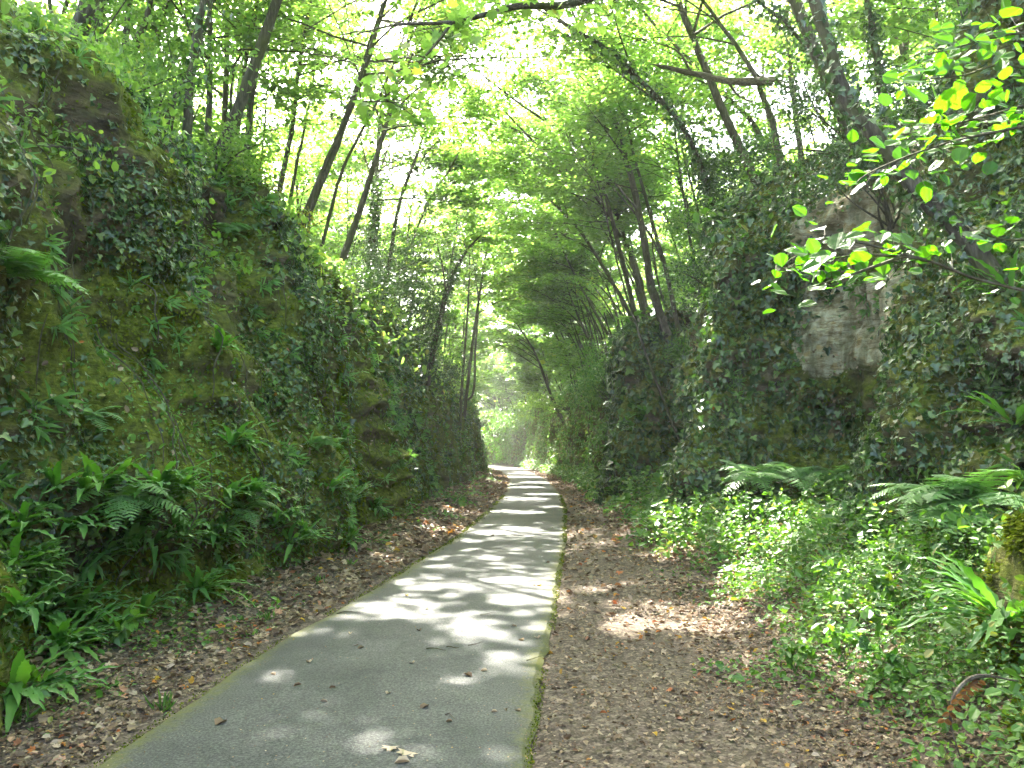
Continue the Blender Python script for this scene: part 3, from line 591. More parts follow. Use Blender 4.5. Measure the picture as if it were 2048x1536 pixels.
# ------------------------------------------------------------------ leaf litter
def litter(mask, n0, size, label, ref=5.0, maxk=3.0, tpls=(L6, MAPLE), up=.02):
    d = dcam(SG.C); k = np.clip(d / ref, 1, maxk); P, N = SG.sample(n0 * mask(SG.C) / k ** 2 * (SG.C[:, 1] > 2) * (SG.C[:, 1] < 60)); n = len(P); kk = np.clip(dcam(P) / ref, 1, maxk)
    b = MB(); h = rng.random(n) < .35; S = size * kk * np.minimum(np.exp(.55 * rng.normal(size=n)) * .8, 1.7)
    P = P + np.array([0, 0, 1]) * (.006 + up * rng.random((n, 1)) * kk[:, None]); NR = unit(np.array([0, 0, 1.]) + rng.normal(size=(n, 3)) * .33); AX = rnd_dirs(n) * np.array([1, 1, .25])
    v = rng.random(n) ** 1.15
    for tp, mk in ((tpls[0], ~h), (tpls[1], h)):
        tv = tp[0].copy(); tv[:, 2] *= 2.2; leaves(b, (tv, tp[1]), P[mk], AX[mk], NR[mk], S[mk], v[mk])
    tag(b.build('leaf_litter', M['dead']), label, 'leaf litter', kind='stuff')
litter(lambda C: (gL(C) > .0) * (C[:, 0] > LW(C[:, 1]) - .3) * smooth(-.05, .12, gL(C)), 1300, .032, 'brown dead leaves covering the left verge of the path')
litter(lambda C: (gR(C) > .02) * (gR(C) / rgap(C) < 1) * (.30 + .9 * smooth(.25, .55, gR(C) / rgap(C) + .2 * noise(C, 1, 95))) * smooth(1.1, .55, gR(C) / rgap(C)), 1500, .026, 'brown dead leaves strewn over the dirt strip right of the path')
# moss and crumbs along both margins of the asphalt, grit on it
b = MB(); n = 9000; y = 3 + 24 * rng.random(n) ** 1.6; sd = rng.random(n) < .5
x = np.where(sd, PL(y) + np.abs(rng.normal(size=n)) * .07 - .03, PR(y) - np.abs(rng.normal(size=n)) * .05 + .03); kk = np.clip(y / 7, 1, 3)
kq = noise(np.stack([x, y, x * 0], -1), 2.2, 17) > -.25; x, y, kk = x[kq], y[kq], kk[kq]; n = len(x)
leaves(b, L4, np.stack([x, y, x * 0 + .012], -1), rnd_dirs(n, 1.1, .8), rnd_dirs(n), .012 * kk * rng.uniform(.5, 1.5, n))
tag(b.build('moss', M['moss']), 'yellow-green moss fringe along both edges of the asphalt', 'moss', kind='stuff')
b = MB(); n = 3600; y = 3 + 20 * rng.random(n) ** 1.4; f_ = rng.beta(.6, .6, n); x = PL(y) + (PR(y) - PL(y)) * f_
leaves(b, L4, np.stack([x, y, .035 - .05 * (f_ - .5) ** 2 + .004], -1), rnd_dirs(n) * [1, 1, .1], rnd_dirs(n, 3, .4), np.clip(y / 7, 1, 2.5) * rng.uniform(.004, .016, n), rng.random(n) ** 1.5)
tag(b.build('grit', M['dead']), 'dark crumbs, seeds and leaf bits scattered over the asphalt', 'debris', kind='stuff')
# fallen leaves and twigs lying singly on the path
def path_z(x, y):
    kk = (x - PL(y)) / (PR(y) - PL(y)); return .035 - .05 * (kk - .5) ** 2
for i, (u, v, s, c_, tp) in enumerate([(783, 1496, .06, .90, 1), (817, 1506, .07, .88, 1), (820, 1526, .06, .86, 0), (857, 1413, .055, .3, 0), (1011, 1418, .03, .2, 0), (905, 1445, .03, .3, 0), (710, 1293, .05, .45, 0), (728, 1296, .05, .3, 0), (826, 1330, .05, .88, 0), (772, 1391, .04, .9, 0),
        (929, 1350, .055, .25, 0), (1048, 1281, .05, .7, 0), (1077, 1277, .06, .88, 0), (620, 1327, .05, .9, 0), (541, 1348, .035, .9, 0), (587, 1375, .04, .2, 0), (672, 1378, .035, .15, 0), (841, 1264, .05, .15, 0), (1022, 1252, .05, .85, 0), (852, 1218, .05, .85, 0), (815, 1193, .05, 1., 0), (700, 1270, .04, .8, 0), (975, 1342, .04, .9, 0), (640, 1405, .04, .85, 0), (430, 1452, .07, .5, 0), (995, 1424, .03, .8, 0), (1042, 1422, .035, .7, 0), (954, 1101, .05, .1, 0), (1100, 1125, .05, .1, 0), (1082, 1172, .06, 1., 0), (988, 1073, .05, .1, 0), (1066, 1170, .05, .2, 0)]):
    g_ = gnd(u, v, .03); g_[2] = path_z(g_[0], g_[1]) + .006
    b = MB(); tv = [L6, MAPLE][tp][0].copy(); tv[:, 2] *= 3
    leaves(b, (tv, [L6, MAPLE][tp][1]), g_[None], rnd_dirs(1) * np.array([1, 1, .1]), np.array([[0, 0, 1.]]) + rng.normal(size=(1, 3)) * .12, s * 1.35, np.array([c_]))
    o = b.build('fallen_leaf', M['dead'], origin=g_)
    pale = c_ > .8
    tag(o, ('pale dry leaf lying alone on the grey asphalt' if pale else 'curled brown dead leaf lying alone on the grey asphalt'), 'leaf', 'pale leaves on the path' if pale else 'brown leaves on the path')
for i, (u, v, l, a) in enumerate([(872, 1301, .16, .1), (905, 1297, .1, .05), (950, 1290, .16, -.5), (972, 1230, .14, -.4), (1073, 1316, .18, -.3), (690, 1225, .15, -.2), (900, 1434, .08, .4)]):
    g_ = gnd(u, v, .03); g_[2] = path_z(g_[0], g_[1]) + .006; D = np.array([math.cos(a), -math.sin(a) * 2, 0]); D /= np.linalg.norm(D)
    Pt = np.array([g_ + D * l * (t - .5) + np.array([0, .02 * math.sin(t * 5 + i), .004 * math.sin(3 * t)]) for t in np.linspace(0, 1, 6)])
    b = MB(); tube(b, Pt, np.linspace(.004, .002, 6), 5); tag(b.build('twig', M['bark'], origin=g_), 'thin dark twig lying across the grey asphalt', 'twig', 'twigs on the path')

# ------------------------------------------------------------------ ferns
def strap_frond(mb, p, d, L, W, droop, var, wob=.0):
    """one undivided wavy frond starting at p, heading d, arching under its own weight"""
    n = 14; t = np.linspace(0, 1, n); d = unit(d); side = unit(np.cross(d, [0, 0, 1.])); 
    C = np.asarray(p) + d * (L * t)[:, None] + np.array([0, 0, -1.]) * (droop * L * t ** 2.2)[:, None] + side * (wob * L * np.sin(t * 2.2))[:, None]
    T = unit(np.gradient(C, axis=0)); S_ = unit(np.cross(T, np.array([0, 0, 1.]) + .01)); U = np.cross(S_, T)
    w_ = W * np.clip(t * 2.2 + .25, 0, 1) * np.clip((1 - t) * 2.6, 0, 1) ** .7 + .001
    ph = rng.uniform(0, 6); wave = .30 * W * np.sin(t * 34 + ph) * (t > .12); wave2 = .30 * W * np.sin(t * 31 + ph + 2) * (t > .12)
    edge = 1 + .13 * np.sin(t * 40 + ph)
    Vv = np.stack([C + S_ * (w_ * edge)[:, None] + U * (.25 * w_ + wave)[:, None], C + S_ * (w_ * .5)[:, None] + U * (.12 * w_)[:, None], C, C - S_ * (w_ * .5)[:, None] + U * (.12 * w_)[:, None], C - S_ * (w_ * edge)[:, None] + U * (.25 * w_ + wave2)[:, None]], 1)
    i = np.arange(n - 1)[:, None] * 5; j = np.arange(4)[None]
    mb.add(Vv.reshape(-1, 3), np.stack([i + j, i + j + 1, i + 6 + j, i + 5 + j], -1).reshape(-1, 4), var)
def lacy_frond(mb, st, p, d, L, droop, var, w=.16, pairs=20, curl=0):
    """one feather frond as a single connected sheet: a thin midrib ribbon with toothed pinnae growing from it"""
    n = pairs + 2; t = np.linspace(0, 1, n); d = unit(d)
    C = np.asarray(p) + d * (L * t)[:, None] + np.array([0, 0, -1.]) * (droop * L * t ** 2.2)[:, None]
    T = unit(np.gradient(C, axis=0)); S_ = unit(np.cross(T, np.array([0, 0, 1.]) + .01)); U = np.cross(S_, T)
    hw = np.linspace(.003, .0008, n)[:, None] * (L / .6)
    V = [np.concatenate([C + S_ * hw, C - S_ * hw])]; n0 = 2 * n; pin = []
    for sg, o in ((1, 0), (-1, n)):
        for i in range(2, n):
            ln = w * L * 1.5 * math.sin(math.pi * min(max(t[i] * .93 + .10, 0), 1)) ** .8 + .01
            ax = unit(S_[i] * sg + T[i] * .35 + U[i] * (-.18) + rng.normal(size=3) * .06); sd = unit(T[i] - ax * (T[i] * ax).sum()); wd = L / pairs * .56
            q = []
            for k_ in range(5):
                f = 1 - k_ * .17; q += [(k_ / 5 + .13, wd * f), (k_ / 5 + .17, wd * f * .45)]
            up_ = [C[i] + ax * ln * a_ + sd * b_ for a_, b_ in q]; dn = [C[i] + ax * ln * a_ - sd * b_ for a_, b_ in q]
            V.append(np.array(up_ + [C[i] + ax * ln] + dn[::-1])); pin.append([o + i] + list(range(n0, n0 + 21))); n0 += 21
    i = np.arange(n - 1)[:, None]; base = mb.n
    mb.add(np.concatenate(V), np.concatenate([i, i + 1, i + 1 + n, i + n], 1), var); mb.f.append(np.array(pin) + base)
def strap_fern(p, nrm, n, L, label, group=None, W=.028, up=.55, parts=True, spread=1.0):
    p = np.asarray(p); r = empty('strap_fern', p, label, 'fern', group); nrm = unit(np.array([nrm[0], nrm[1], max(nrm[2], 0) * .3]) + 1e-6)
    if not parts: b = MB()
    for q in range(n):
        if parts: b = MB()
        a = rng.uniform(-1.45, 1.45) * spread; c, s_ = math.cos(a), math.sin(a)
        d = np.array([nrm[0] * c - nrm[1] * s_, nrm[0] * s_ + nrm[1] * c, 0]) + np.array([0, 0, rng.uniform(.3, 1.9) * up * 1.4])
        l = L * rng.uniform(.6, 1.05); strap_frond(b, p + rng.normal(size=3) * .015, d, l, W * rng.uniform(.8, 1.15) * (l / L) ** .3, rng.uniform(.15, .6), rng.uniform(.2, 1), rng.uniform(-.15, .15))
        if parts: b.build('frond', M['fern'], r, smooth_=True)
    if not parts: b.build('fronds', M['fern'], r, smooth_=True)
    return r
def lacy_fern(p, nrm, n, L, label, group=None, up=.6, parts=True, mt='fern', spread=1.0, w=.16):
    p = np.asarray(p); r = empty('lacy_fern', p, label, 'fern', group); nrm = unit(np.array([nrm[0], nrm[1], 0]) + 1e-6); st = MB(); b = MB()
    for q in range(n):
        if parts: b = MB()
        a = rng.uniform(-1.5, 1.5) * spread; c, s_ = math.cos(a), math.sin(a)
        d = np.array([nrm[0] * c - nrm[1] * s_, nrm[0] * s_ + nrm[1] * c, 0]) + np.array([0, 0, rng.uniform(.3, 1.4) * up * 1.4])
        lacy_frond(b, st, p + rng.normal(size=3) * .01, d, L * rng.uniform(.65, 1.05), rng.uniform(.35, .8), rng.uniform(.2, 1), w)
        if parts: b.build('frond', M[mt], r)
    if not parts: b.build('fronds', M[mt], r)
    return r
def big(L_, v): return L_ * 1.25
SF = [ # u, v, fronds, length, label
 (60, 1240, 13, .55, 'large strap-leaved fern at the left edge above the litter, fronds arching down'),
 (25, 1390, 12, .5, 'lowest strap-leaved fern in the bottom left corner'),
 (120, 1300, 11, .5, 'strap-leaved fern with wide pale fronds between the two corner ferns and the dark hollow'),
 (190, 1130, 13, .5, 'strap-leaved fern left of the dark hollow under the left rock face'),
 (130, 1060, 10, .42, 'upper strap-leaved fern beside the pale ivy on the lower left rock'),
 (310, 985, 14, .55, 'upright strap-leaved fern with long green fronds in the middle of the left rock'),
 (300, 1090, 12, .45, 'strap-leaved fern directly above the dark hollow on the left'),
 (420, 1070, 12, .42, 'strap-leaved fern with shining drooping fronds right of the dark hollow'),
 (455, 890, 10, .45, 'strap-leaved fern with pointed fronds high on the left rock bulge'),
 (430, 700, 9, .36, 'small bright strap-leaved fern highest up on the left rock face'),
 (20, 1140, 9, .4, 'strap-leaved fern half cut off by the left edge at mid height'),
 (600, 1080, 12, .4, 'strap-leaved fern near the leaf litter below the mossy ledges on the left'),
 (655, 980, 13, .5, 'strap-leaved fern in the row halfway along the left rock, its left end'),
 (700, 1000, 13, .5, 'strap-leaved fern in the middle of the row halfway along the left rock'),
 (745, 1020, 12, .5, 'strap-leaved fern ending the row halfway along the left rock'),
 (690, 1085, 11, .4, 'strap-leaved fern with lime fronds at the verge below the fern row'),
 (680, 885, 8, .35, 'small strap-leaved fern below the bare ledge on the left'),
 (560, 1040, 10, .4, 'strap-leaved fern behind the mossy root on the left'),
 (2020, 1250, 22, .62, 'big glossy strap-leaved fern on the mossy boulder at the right edge'),
 (1790, 1340, 14, .34, 'small strap-leaved fern at the foot of the mossy boulder'),
 (1660, 1075, 11, .42, 'strap-leaved fern below the lacy ferns on the right bank'),
 (1215, 880, 12, .5, 'strap-leaved fern on a ledge below the round-topped pillar'),
 (1290, 830, 12, .5, 'strap-leaved fern on the rock right of the round-topped pillar'),
 (1250, 970, 10, .45, 'strap-leaved fern at the foot of the round-topped pillar'),
 (950, 930, 10, .5, 'distant strap-leaved fern at the end of the left rock'),
 (1140, 930, 10, .55, 'distant strap-leaved fern at the foot of the far right rock face')]
for (u, v, nf, L_, lab) in SF:
    p, nn = hit(u, v)
    if p is None: continue
    dd = np.linalg.norm(p - [0, 0, 1.6])
    side = np.array([1, -.35, .1]) if p[0] < -1 else np.array([-1, -.35, .1])
    strap_fern(p + unit(side) * .03, side, int(nf * 1.4), L_ * 1.25, lab, 'strap-leaved ferns on the rocks', W=.032 if dd < 16 else .045, parts=dd < 16)
crowd = 0
for _ in range(110):
    u, v = rng.uniform(0, 620), rng.uniform(960, 1400)
    if v > 1460 - .55 * u: continue
    p, nn = hit(u, v)
    if p is None or p[2] < .1 or p[0] > LW(p[1]) + .5: continue
    strap_fern(p + np.array([.03, 0, 0]), np.array([1, -.4, .1]), int(rng.integers(9, 15)), rng.uniform(.40, .6), 'strap-leaved fern in the crowd covering the lowest part of the left rock', 'crowd of strap-leaved ferns low on the left', parts=p[1] < 9)
    crowd += 1
    if crowd > 34: break
for _ in range(16):
    p, nn = hit(rng.uniform(1120, 1330), rng.uniform(820, 1000))
    if p is None or p[0] < RW(p[1]) - .8: continue
    strap_fern(p, np.array([-1, -.35, .1]), 9, .45, 'small strap-leaved fern on the right-hand rocks around the pillar', 'small ferns around the pillar', W=.04, parts=False)
LF = [(225, 1000, 7, .6, 'pale lacy fern over the left strap-leaved ferns'), (480, 1020, 6, .5, 'lacy fern with feathery fronds right of the hollow on the left'),
 (20, 560, 7, .55, 'lacy fern hanging from the left edge high on the rock'), (170, 835, 4, .35, 'tiny lacy fern in the dark part of the left rock'),
 (640, 890, 6, .5, 'lacy fern on the left rock bulge beside the mossy ledges'), (450, 470, 7, .55, 'yellowing lacy fern at the brow of the left rock'),
 (1560, 960, 9, .75, 'lacy fern at the foot of the dark buttress'), (1640, 960, 10, .8, 'large lacy fern standing before the mossy recess'),
 (1600, 1010, 9, .7, 'lacy fern spreading lowest of those before the mossy recess'), (1690, 950, 8, .6, 'lacy fern touching the near ivy outcrop'),
 (1940, 920, 9, .65, 'lacy fern at the foot of the near ivy outcrop'), (1880, 1000, 7, .55, 'lacy fern with pale shining fronds above the broad-leaved herbs'), (2010, 990, 8, .55, 'lacy fern above the mossy boulder at the right edge'),
 (1540, 1020, 7, .55, 'small lacy fern leftmost on the right bank'), (1740, 720, 4, .4, 'drooping yellow-tipped fern on the corner of the near ivy outcrop')]
for (u, v, nf, L_, lab) in LF:
    p, nn = hit(u, v)
    if p is None: continue
    side = np.array([1, -.4, .1]) if p[0] < -1 else np.array([-.9, -.6, .1])
    if p[0] > 1.5 and p[1] > 5: p = p + np.array([-.45, -.7, 0]); p[2] = drop(p[0], p[1], 2.5) + .52
    lacy_fern(p + unit(side) * .03, side, nf + (4 if p[0] > 1.5 else 2), L_ * (1.3 if p[0] > 1.5 else 1.15), lab, 'lacy ferns on the banks', up=.55, mt='fern_pale', w=.22 if p[0] > 1.5 else .18)
p, nn = hit(1985, 1400)
r = empty('dead_frond', p, 'withered brown frond hanging over the mossy stone at the right edge', 'dead frond'); st = MB(); b = MB()
P0 = at(2035, 1362, 3.1); C = curve([P0, at(1960, 1352, 3.0), at(1915, 1380, 2.95), at(1900, 1440, 2.95), at(1920, 1512, 2.95)], 16)
tube(b, C, np.concatenate([np.linspace(.003, .008, 6), np.linspace(.008, .003, 10)]), 6, .3, .3); C2 = curve([at(1960, 1358, 3.0), at(1925, 1390, 2.93), at(1885, 1445, 2.9)], 10)
Q = (C2[1:] + C2[:-1]) / 2; b.build('stalk', M['bark'], r)
for sg in (1, -1): leaves(st, L6, np.repeat(Q, 2, 0), np.repeat(np.gradient(Q, axis=0) * 8, 2, 0) + np.array([sg * .5, 0, -.1]), np.tile([0, -1, .3], (len(Q) * 2, 1)) + rng.normal(size=(len(Q) * 2, 3)) * .5, .03)
st.build('withered_blades', M['deadfern'], r)
#@@PART3
# ------------------------------------------------------------------ trees
# sun patches on the ground: crown leaves are cut away along these rays to place them
SPOT = []
for (u, v, rr) in [(880, 1178, .22), (960, 1160, .16), (1015, 1166, .26), (1090, 1155, .2), (855, 1215, .10), (740, 1216, .17), (1025, 1207, .22), (850, 1226, .10), (925, 1180, .12), (980, 1122, .17), (880, 1138, .16), (930, 1290, .10), (960, 1278, .22), (905, 1262, .14),
        (1000, 1328, .13), (985, 1340, .10), (922, 1372, .12), (620, 1270, .12), (1190, 1178, .22), (1250, 1250, .18), (1310, 1238, .34), (1385, 1240, .32), (1440, 1225, .30), (1250, 1255, .22), (1340, 1215, .25), (1240, 1205, .16), (1480, 1180, .24), (740, 1500, .13), (650, 1415, .06), (860, 1520, .08), (1540, 1120, .25), (1430, 1120, .25), (1680, 1130, .22), (1750, 1090, .2),
        (1040, 1060, .28), (1000, 1066, .22), (1050, 1028, .4), (1010, 1025, .35), (1060, 1000, .5), (1080, 990, .5), (1050, 976, .7), (1080, 966, .9), (1040, 955, 1.2), (1060, 948, 1.3), (1030, 939, 1.8), (700, 1240, .12), (1260, 1165, .14), (1140, 1190, .1)]:
    p = gnd(u, v); SPOT.append((p[0], p[1], rr))
SPOT += [(2.75, 3.7, .12), (2.4, 5.2, .3), (3.3, 6.4, .4), (2.6, 8.2, .35), (3.4, 9.6, .5), (2.4, 11.5, .4)]
for _ in range(120):
    y_ = rng.uniform(5.5, 17); SPOT.append((PL(y_) + (PR(y_) - PL(y_)) * rng.uniform(.1, 1), y_, rng.uniform(.04, .11)))
for _ in range(60):
    y_ = rng.uniform(6.8, 9.8); SPOT.append((PL(y_) + (PR(y_) - PL(y_)) * rng.uniform(.1, 1), y_, rng.uniform(.08, .16)))
for _ in range(9):
    y_ = rng.uniform(3.9, 5.6); SPOT.append((PL(y_) + (PR(y_) - PL(y_)) * rng.uniform(.25, .95), y_, rng.uniform(.04, .08)))
SPOT = np.array(SPOT); SPOT[:, 2] *= 1.4
HOLES = [(at(905, 165, 30), 2.5), (at(905, 165, 42), 3.3), (at(905, 165, 18), 1.4), (at(905, 165, 24), 2.0), (at(905, 165, 58), 4.6), (at(470, 60, 24), 1.3), (at(470, 60, 34), 1.8), (at(1080, 90, 24), 1.3), (at(1080, 90, 36), 2.0), (at(985, 650, 60), 1.6), (at(1200, 40, 30), 1.5), (at(650, 60, 30), 1.2)]
LIT = [(at(1640, 520, 2.3), .30), (at(1790, 520, 2.3), .28), (at(1800, 300, 2.5), .35), (at(1950, 200, 2.6), .35)]  # crown leaves sunward of these points are removed so sun reaches the hazel
def keep(P):
    t = P[:, 2] / SUN[2]; G = P[:, :2] - SUN[:2] * t[:, None]
    ok = np.ones(len(P), bool)
    wob = .25 * noise(P, 1.2, 3)
    for (x, y, r_) in SPOT:
        ok &= ((G[:, 0] - x) ** 2 + (G[:, 1] - y) ** 2) > (r_ * (1 + wob)) ** 2
    for c, r_ in LIT:
        d = P - c; ok &= (np.linalg.norm(np.cross(d, SUN), axis=1) > r_ * (1 + wob))
    for c, r_ in HOLES:
        ok &= (((P - c) ** 2).sum(1) > (r_ * (1 + 2 * wob)) ** 2)
    ok &= fbm(P * np.array([1, 1, 1.4]), .55, 301) > -.46
    ok &= ~((P[:, 1] < 4.5) & (P[:, 1] > -1) & (np.abs(P[:, 0]) < 4) & (P[:, 2] < 4.6))
    return ok
NL = [0]
def tree(pts, r0, label, group=None, H=15.0, crown='crown', dens=1.0, nl=None, t0=.42, lean=None, spread=1.0, ivy=0.0, cat='tree', limbstart=None, name='tree'):
    """pts: trunk course from the root up; continued upward to height H"""
    pts = [np.asarray(p, float) for p in pts]; base = pts[0]
    d = unit(pts[-1] - pts[-2]); top = pts[-1].copy(); 
    while top[2] < H:
        d = unit(d + np.array([0, 0, .22]) + rng.normal(size=3) * .08); top = top + d * 1.6; pts.append(top.copy())
    C = curve(pts, max(14, len(pts) * 5)); n = len(C); C[2:] += np.cumsum(rng.normal(size=(n - 2, 3)), 0) * .008
    D = np.linalg.norm(base - [0, 0, 1.6]); R = r0 * np.linspace(1, .16, n) ** .9; R[0] *= 1.35; R[1] *= 1.1
    ro_ = empty(name, base, label, cat, group)
    tb = MB(); tube(tb, C, R, 9 if D < 20 else 6, .5, .09)
    lb = MB(); P_, A_, ar = [], [], []
    nl = nl or int(13 + 4 * rng.random()); L = np.r_[0, np.cumsum(np.linalg.norm(np.diff(C, axis=0), axis=1))]; Lt = L[-1]
    ls = (.086 + .0027 * max(D - 8, 0)) * rng.uniform(.9, 1.1)
    per = int(50 * dens * (1 if D < 35 else .75))
    for q in range(nl):
        t = t0 + (1 - t0) * ((q + rng.random()) / nl); i = min(int(np.searchsorted(L, t * Lt)), n - 2)
        a = rng.uniform(0, 2 * math.pi); dr = np.array([math.cos(a), math.sin(a), 0])
        dr[0] += -.55 * np.sign(base[0]) ; dr = unit(dr); ln = (3.4 - 1.9 * (t - t0) / (1 - t0)) * rng.uniform(.75, 1.25) * spread
        el = rng.uniform(.25, .9); p0 = C[i]; 
        m_ = 7; tt = np.linspace(0, 1, m_)[:, None]
        B = p0 + dr * ln * tt + np.array([0, 0, 1.]) * ln * (el * tt - .45 * el * tt ** 2) + np.cumsum(rng.normal(size=(m_, 3)) * .035 * ln / 3, 0) * (tt > 0)
        tube(lb, B, np.linspace(max(R[i] * .5, .012), .006, m_), 5 if D < 20 else 3)
        for k_ in range(8):
            s_ = .25 + .75 * (k_ + rng.random() * .6) / 8; q0 = B[min(int(s_ * (m_ - 1)), m_ - 2)] * (1 - (s_ * (m_ - 1)) % 1) + B[min(int(s_ * (m_ - 1)) + 1, m_ - 1)] * ((s_ * (m_ - 1)) % 1)
            sd = (1 if k_ % 2 else -1); pr_ = np.array([-dr[1], dr[0], 0]) * sd; td = unit(dr * rng.uniform(.4, 1) + pr_ * rng.uniform(.4, 1.1) + np.array([0, 0, rng.uniform(-.12, .25)]))
            tl = rng.uniform(.55, 1.25) * spread * (1.15 - .35 * s_); E = q0 + td * tl
            tube(lb, curve([q0, q0 + td * tl * .5 + rng.normal(size=3) * .05, E], 4), np.linspace(.006, .002, 4) * (1 + D / 25), 3)
            u_ = rng.random((per, 1)); off = rng.normal(size=(per, 3)) * np.array([.16, .16, .05]) * (.6 + .6 * u_) * spread
            P_.append(q0 + td * tl * (.15 + 1.0 * u_) + off); A_.append(unit(td * .8 + pr_ * rng.choice([-1, 1], (per, 1)) * .8 + rng.normal(size=(per, 3)) * .3))
    P_ = np.concatenate(P_); A_ = np.concatenate(A_); k_ = keep(P_); P_ = P_[k_]; A_ = A_[k_]; m_ = len(P_)
    NR = unit(np.array([0, 0, 1.]) + rng.normal(size=(m_, 3)) * .34)
    tb.build('trunk', M['bark'], ro_, smooth_=True); lb.build('branches', M['bark'], ro_, smooth_=True)
    b = MB(); v = np.clip(rng.normal(.45 + .12 * rng.normal(), .22, m_), 0, .97)
    leaves(b, L6 if D < 13 else L4, P_, A_, NR, ls * np.exp(.22 * rng.normal(size=m_)), v)
    b.build('crown', M[crown], ro_); NL[0] += m_
    if ivy:
        m_ = int(900 * ivy); j = rng.integers(1, int(n * .62), m_); a = rng.random(m_) * 6.28; T = unit(np.gradient(C, axis=0))[j]
        X = unit(np.cross(T, [0.3, .9, .1])); Yv = np.cross(T, X); rad = np.cos(a)[:, None] * X + np.sin(a)[:, None] * Yv
        P2 = C[j] + T * rng.normal(size=(m_, 1)) * .15 + rad * (R[j][:, None] + .03 + rng.random((m_, 1)) ** 2 * .28 * (.4 + noise(C[j], .8, 5)[:, None] * .8 + .5))
        b = MB(); leaves(b, IVY if D < 20 else L4, P2, rnd_dirs(m_, -.6, .7), unit(rad + [0, 0, .6] + rng.normal(size=(m_, 3)) * .3), (.06 + .0016 * D) * rng.uniform(.6, 1.3, m_)); b.build('ivy', M['crown_dark'], ro_)
    return ro_
def outward(x, y, z):
    for k_ in range(16):
        g_ = drop(x, y, 12)
        if g_ > z - 1.2: return x, g_
        x += .3 * (1 if x > 0 else -1)
    return x, g_
def pix(lst, d0, d1=None):
    d1 = d1 or d0; k = len(lst); out = [at(u, v, d0 + (d1 - d0) * i / max(k - 1, 1)) for i, (u, v) in enumerate(lst)]
    b0 = out[0]; g_ = drop(b0[0], b0[1])
    dn = unit(b0 - out[1]) + np.array([0, 0, -.25]); h_ = TREE.ray_cast(Vector(b0), Vector(unit(dn)))
    if b0[2] > g_ + .3 and h_[0] is not None and h_[3] < 7 and h_[0][2] > 1.5: out = [np.array(h_[0]) + unit(dn) * .15] + out
    elif b0[2] > g_ + 1.2:
        x, g2 = outward(b0[0], b0[1], b0[2]); out = [np.array([x, b0[1], min(g2, b0[2]) - .15])] + out
    elif b0[2] > g_ + .05: out = [np.array([b0[0] + (b0[0] - out[1][0]) * .05, b0[1], g_ - .15])] + out
    else: out[0][2] = min(b0[2], g_) - .1
    return out
W_ = lambda px, d: px * d / 1536 / 2
# left bank, by hand: (pixel course, depth root, depth top, width px, label, options)
LT = [([(370, 330), (378, 180), (388, 90), (405, 0)], 11, 11, 25, 'dark straight trunk rooted at the brow of the left rock, nearest the yellowing shrub', dict(ivy=.25)),
 ([(335, 245), (350, 200), (378, 150), (412, 60), (432, 0)], 10.8, 11.5, 15, 'short mossy stem slanting up behind the dark straight trunk at the left brow', {}),
 ([(185, 110), (190, 50), (197, 0)], 12, 12, 36, 'thickest grey trunk standing on the left bank among bright undergrowth', {}),
 ([(244, 165), (254, 60), (262, 0)], 13, 13, 17, 'thin trunk next to the thickest grey trunk on the left bank', {}),
 ([(268, 110), (285, 50), (297, 0)], 12.5, 12.5, 19, 'mossy trunk tilting right between two thinner ones on the left bank', {}),
 ([(300, 120), (325, 50), (340, 0)], 14, 14, 15, 'grey trunk tilting right, fourth of the cluster at upper left', {}),
 ([(106, 45), (102, 20), (99, -30)], 10, 10, 14, 'reddish dark trunk nearest the upper left corner', {}),
 ([(490, 380), (500, 270), (507, 190), (530, 80), (556, 0)], 15, 15, 20, 'forked brown trunk with a broken mossy side stub on the left bank', dict(ivy=.2)),
 ([(470, 320), (482, 200), (492, 110), (520, 0)], 16, 16, 12, 'slim dark trunk just left of the forked brown trunk', {}),
 ([(460, 280), (464, 150), (489, 100)], 17, 17, 8, 'thinnest crooked stem left of the forked brown trunk', dict(t0=.6)),
 ([(556, 410), (585, 260), (600, 130), (622, 0)], 18, 18, 15, 'straight grey-green trunk left of the pair of thin leaning ones', {}),
 ([(578, 420), (595, 320), (608, 270)], 22, 22, 10, 'short-looking trunk half hidden behind the straight grey-green one', {}),
 ([(612, 500), (628, 390), (655, 310), (692, 225), (735, 90), (765, 0)], 17, 17, 9, 'thin dark stem curving right, first of the leaning pair', {}),
 ([(640, 500), (665, 400), (690, 330), (735, 240), (790, 120)], 18, 18, 10, 'thin dark stem curving right, second of the leaning pair', {}),
 ([(745, 500), (752, 400), (757, 280), (770, 150)], 24, 24, 20, 'ivy-clad trunk behind the leaning pair, thick with dark leaves', dict(ivy=2.5, crown='crown_dark')),
 ([(782, 500), (800, 400), (835, 300), (862, 200)], 23, 23, 12, 'brown trunk tilting right with a dead side stub near the middle of the left wood', {}),
 ([(800, 560), (850, 420), (905, 330), (950, 220)], 26, 25, 7, 'long thin stem sweeping right under the brightest gap of sky', {}),
 ([(885, 620), (905, 545), (930, 500), (960, 470)], 27, 26, 15, 'stout dark trunk leaning steeply over the path with ivy tufts', dict(ivy=.8, t0=.5, H=8.5, nl=7)),
 ([(926, 745), (934, 640), (937, 530), (940, 300)], 36, 36, 8, 'thin upright pole, left one of the three beyond the left rock', {}),
 ([(933, 780), (950, 640), (972, 500), (985, 400)], 37, 37, 9, 'thin upright pole, middle one of the three beyond the left rock', {}),
 ([(944, 790), (950, 700), (955, 600), (950, 560)], 39, 39, 7, 'thin upright pole, right one of the three beyond the left rock', {})]
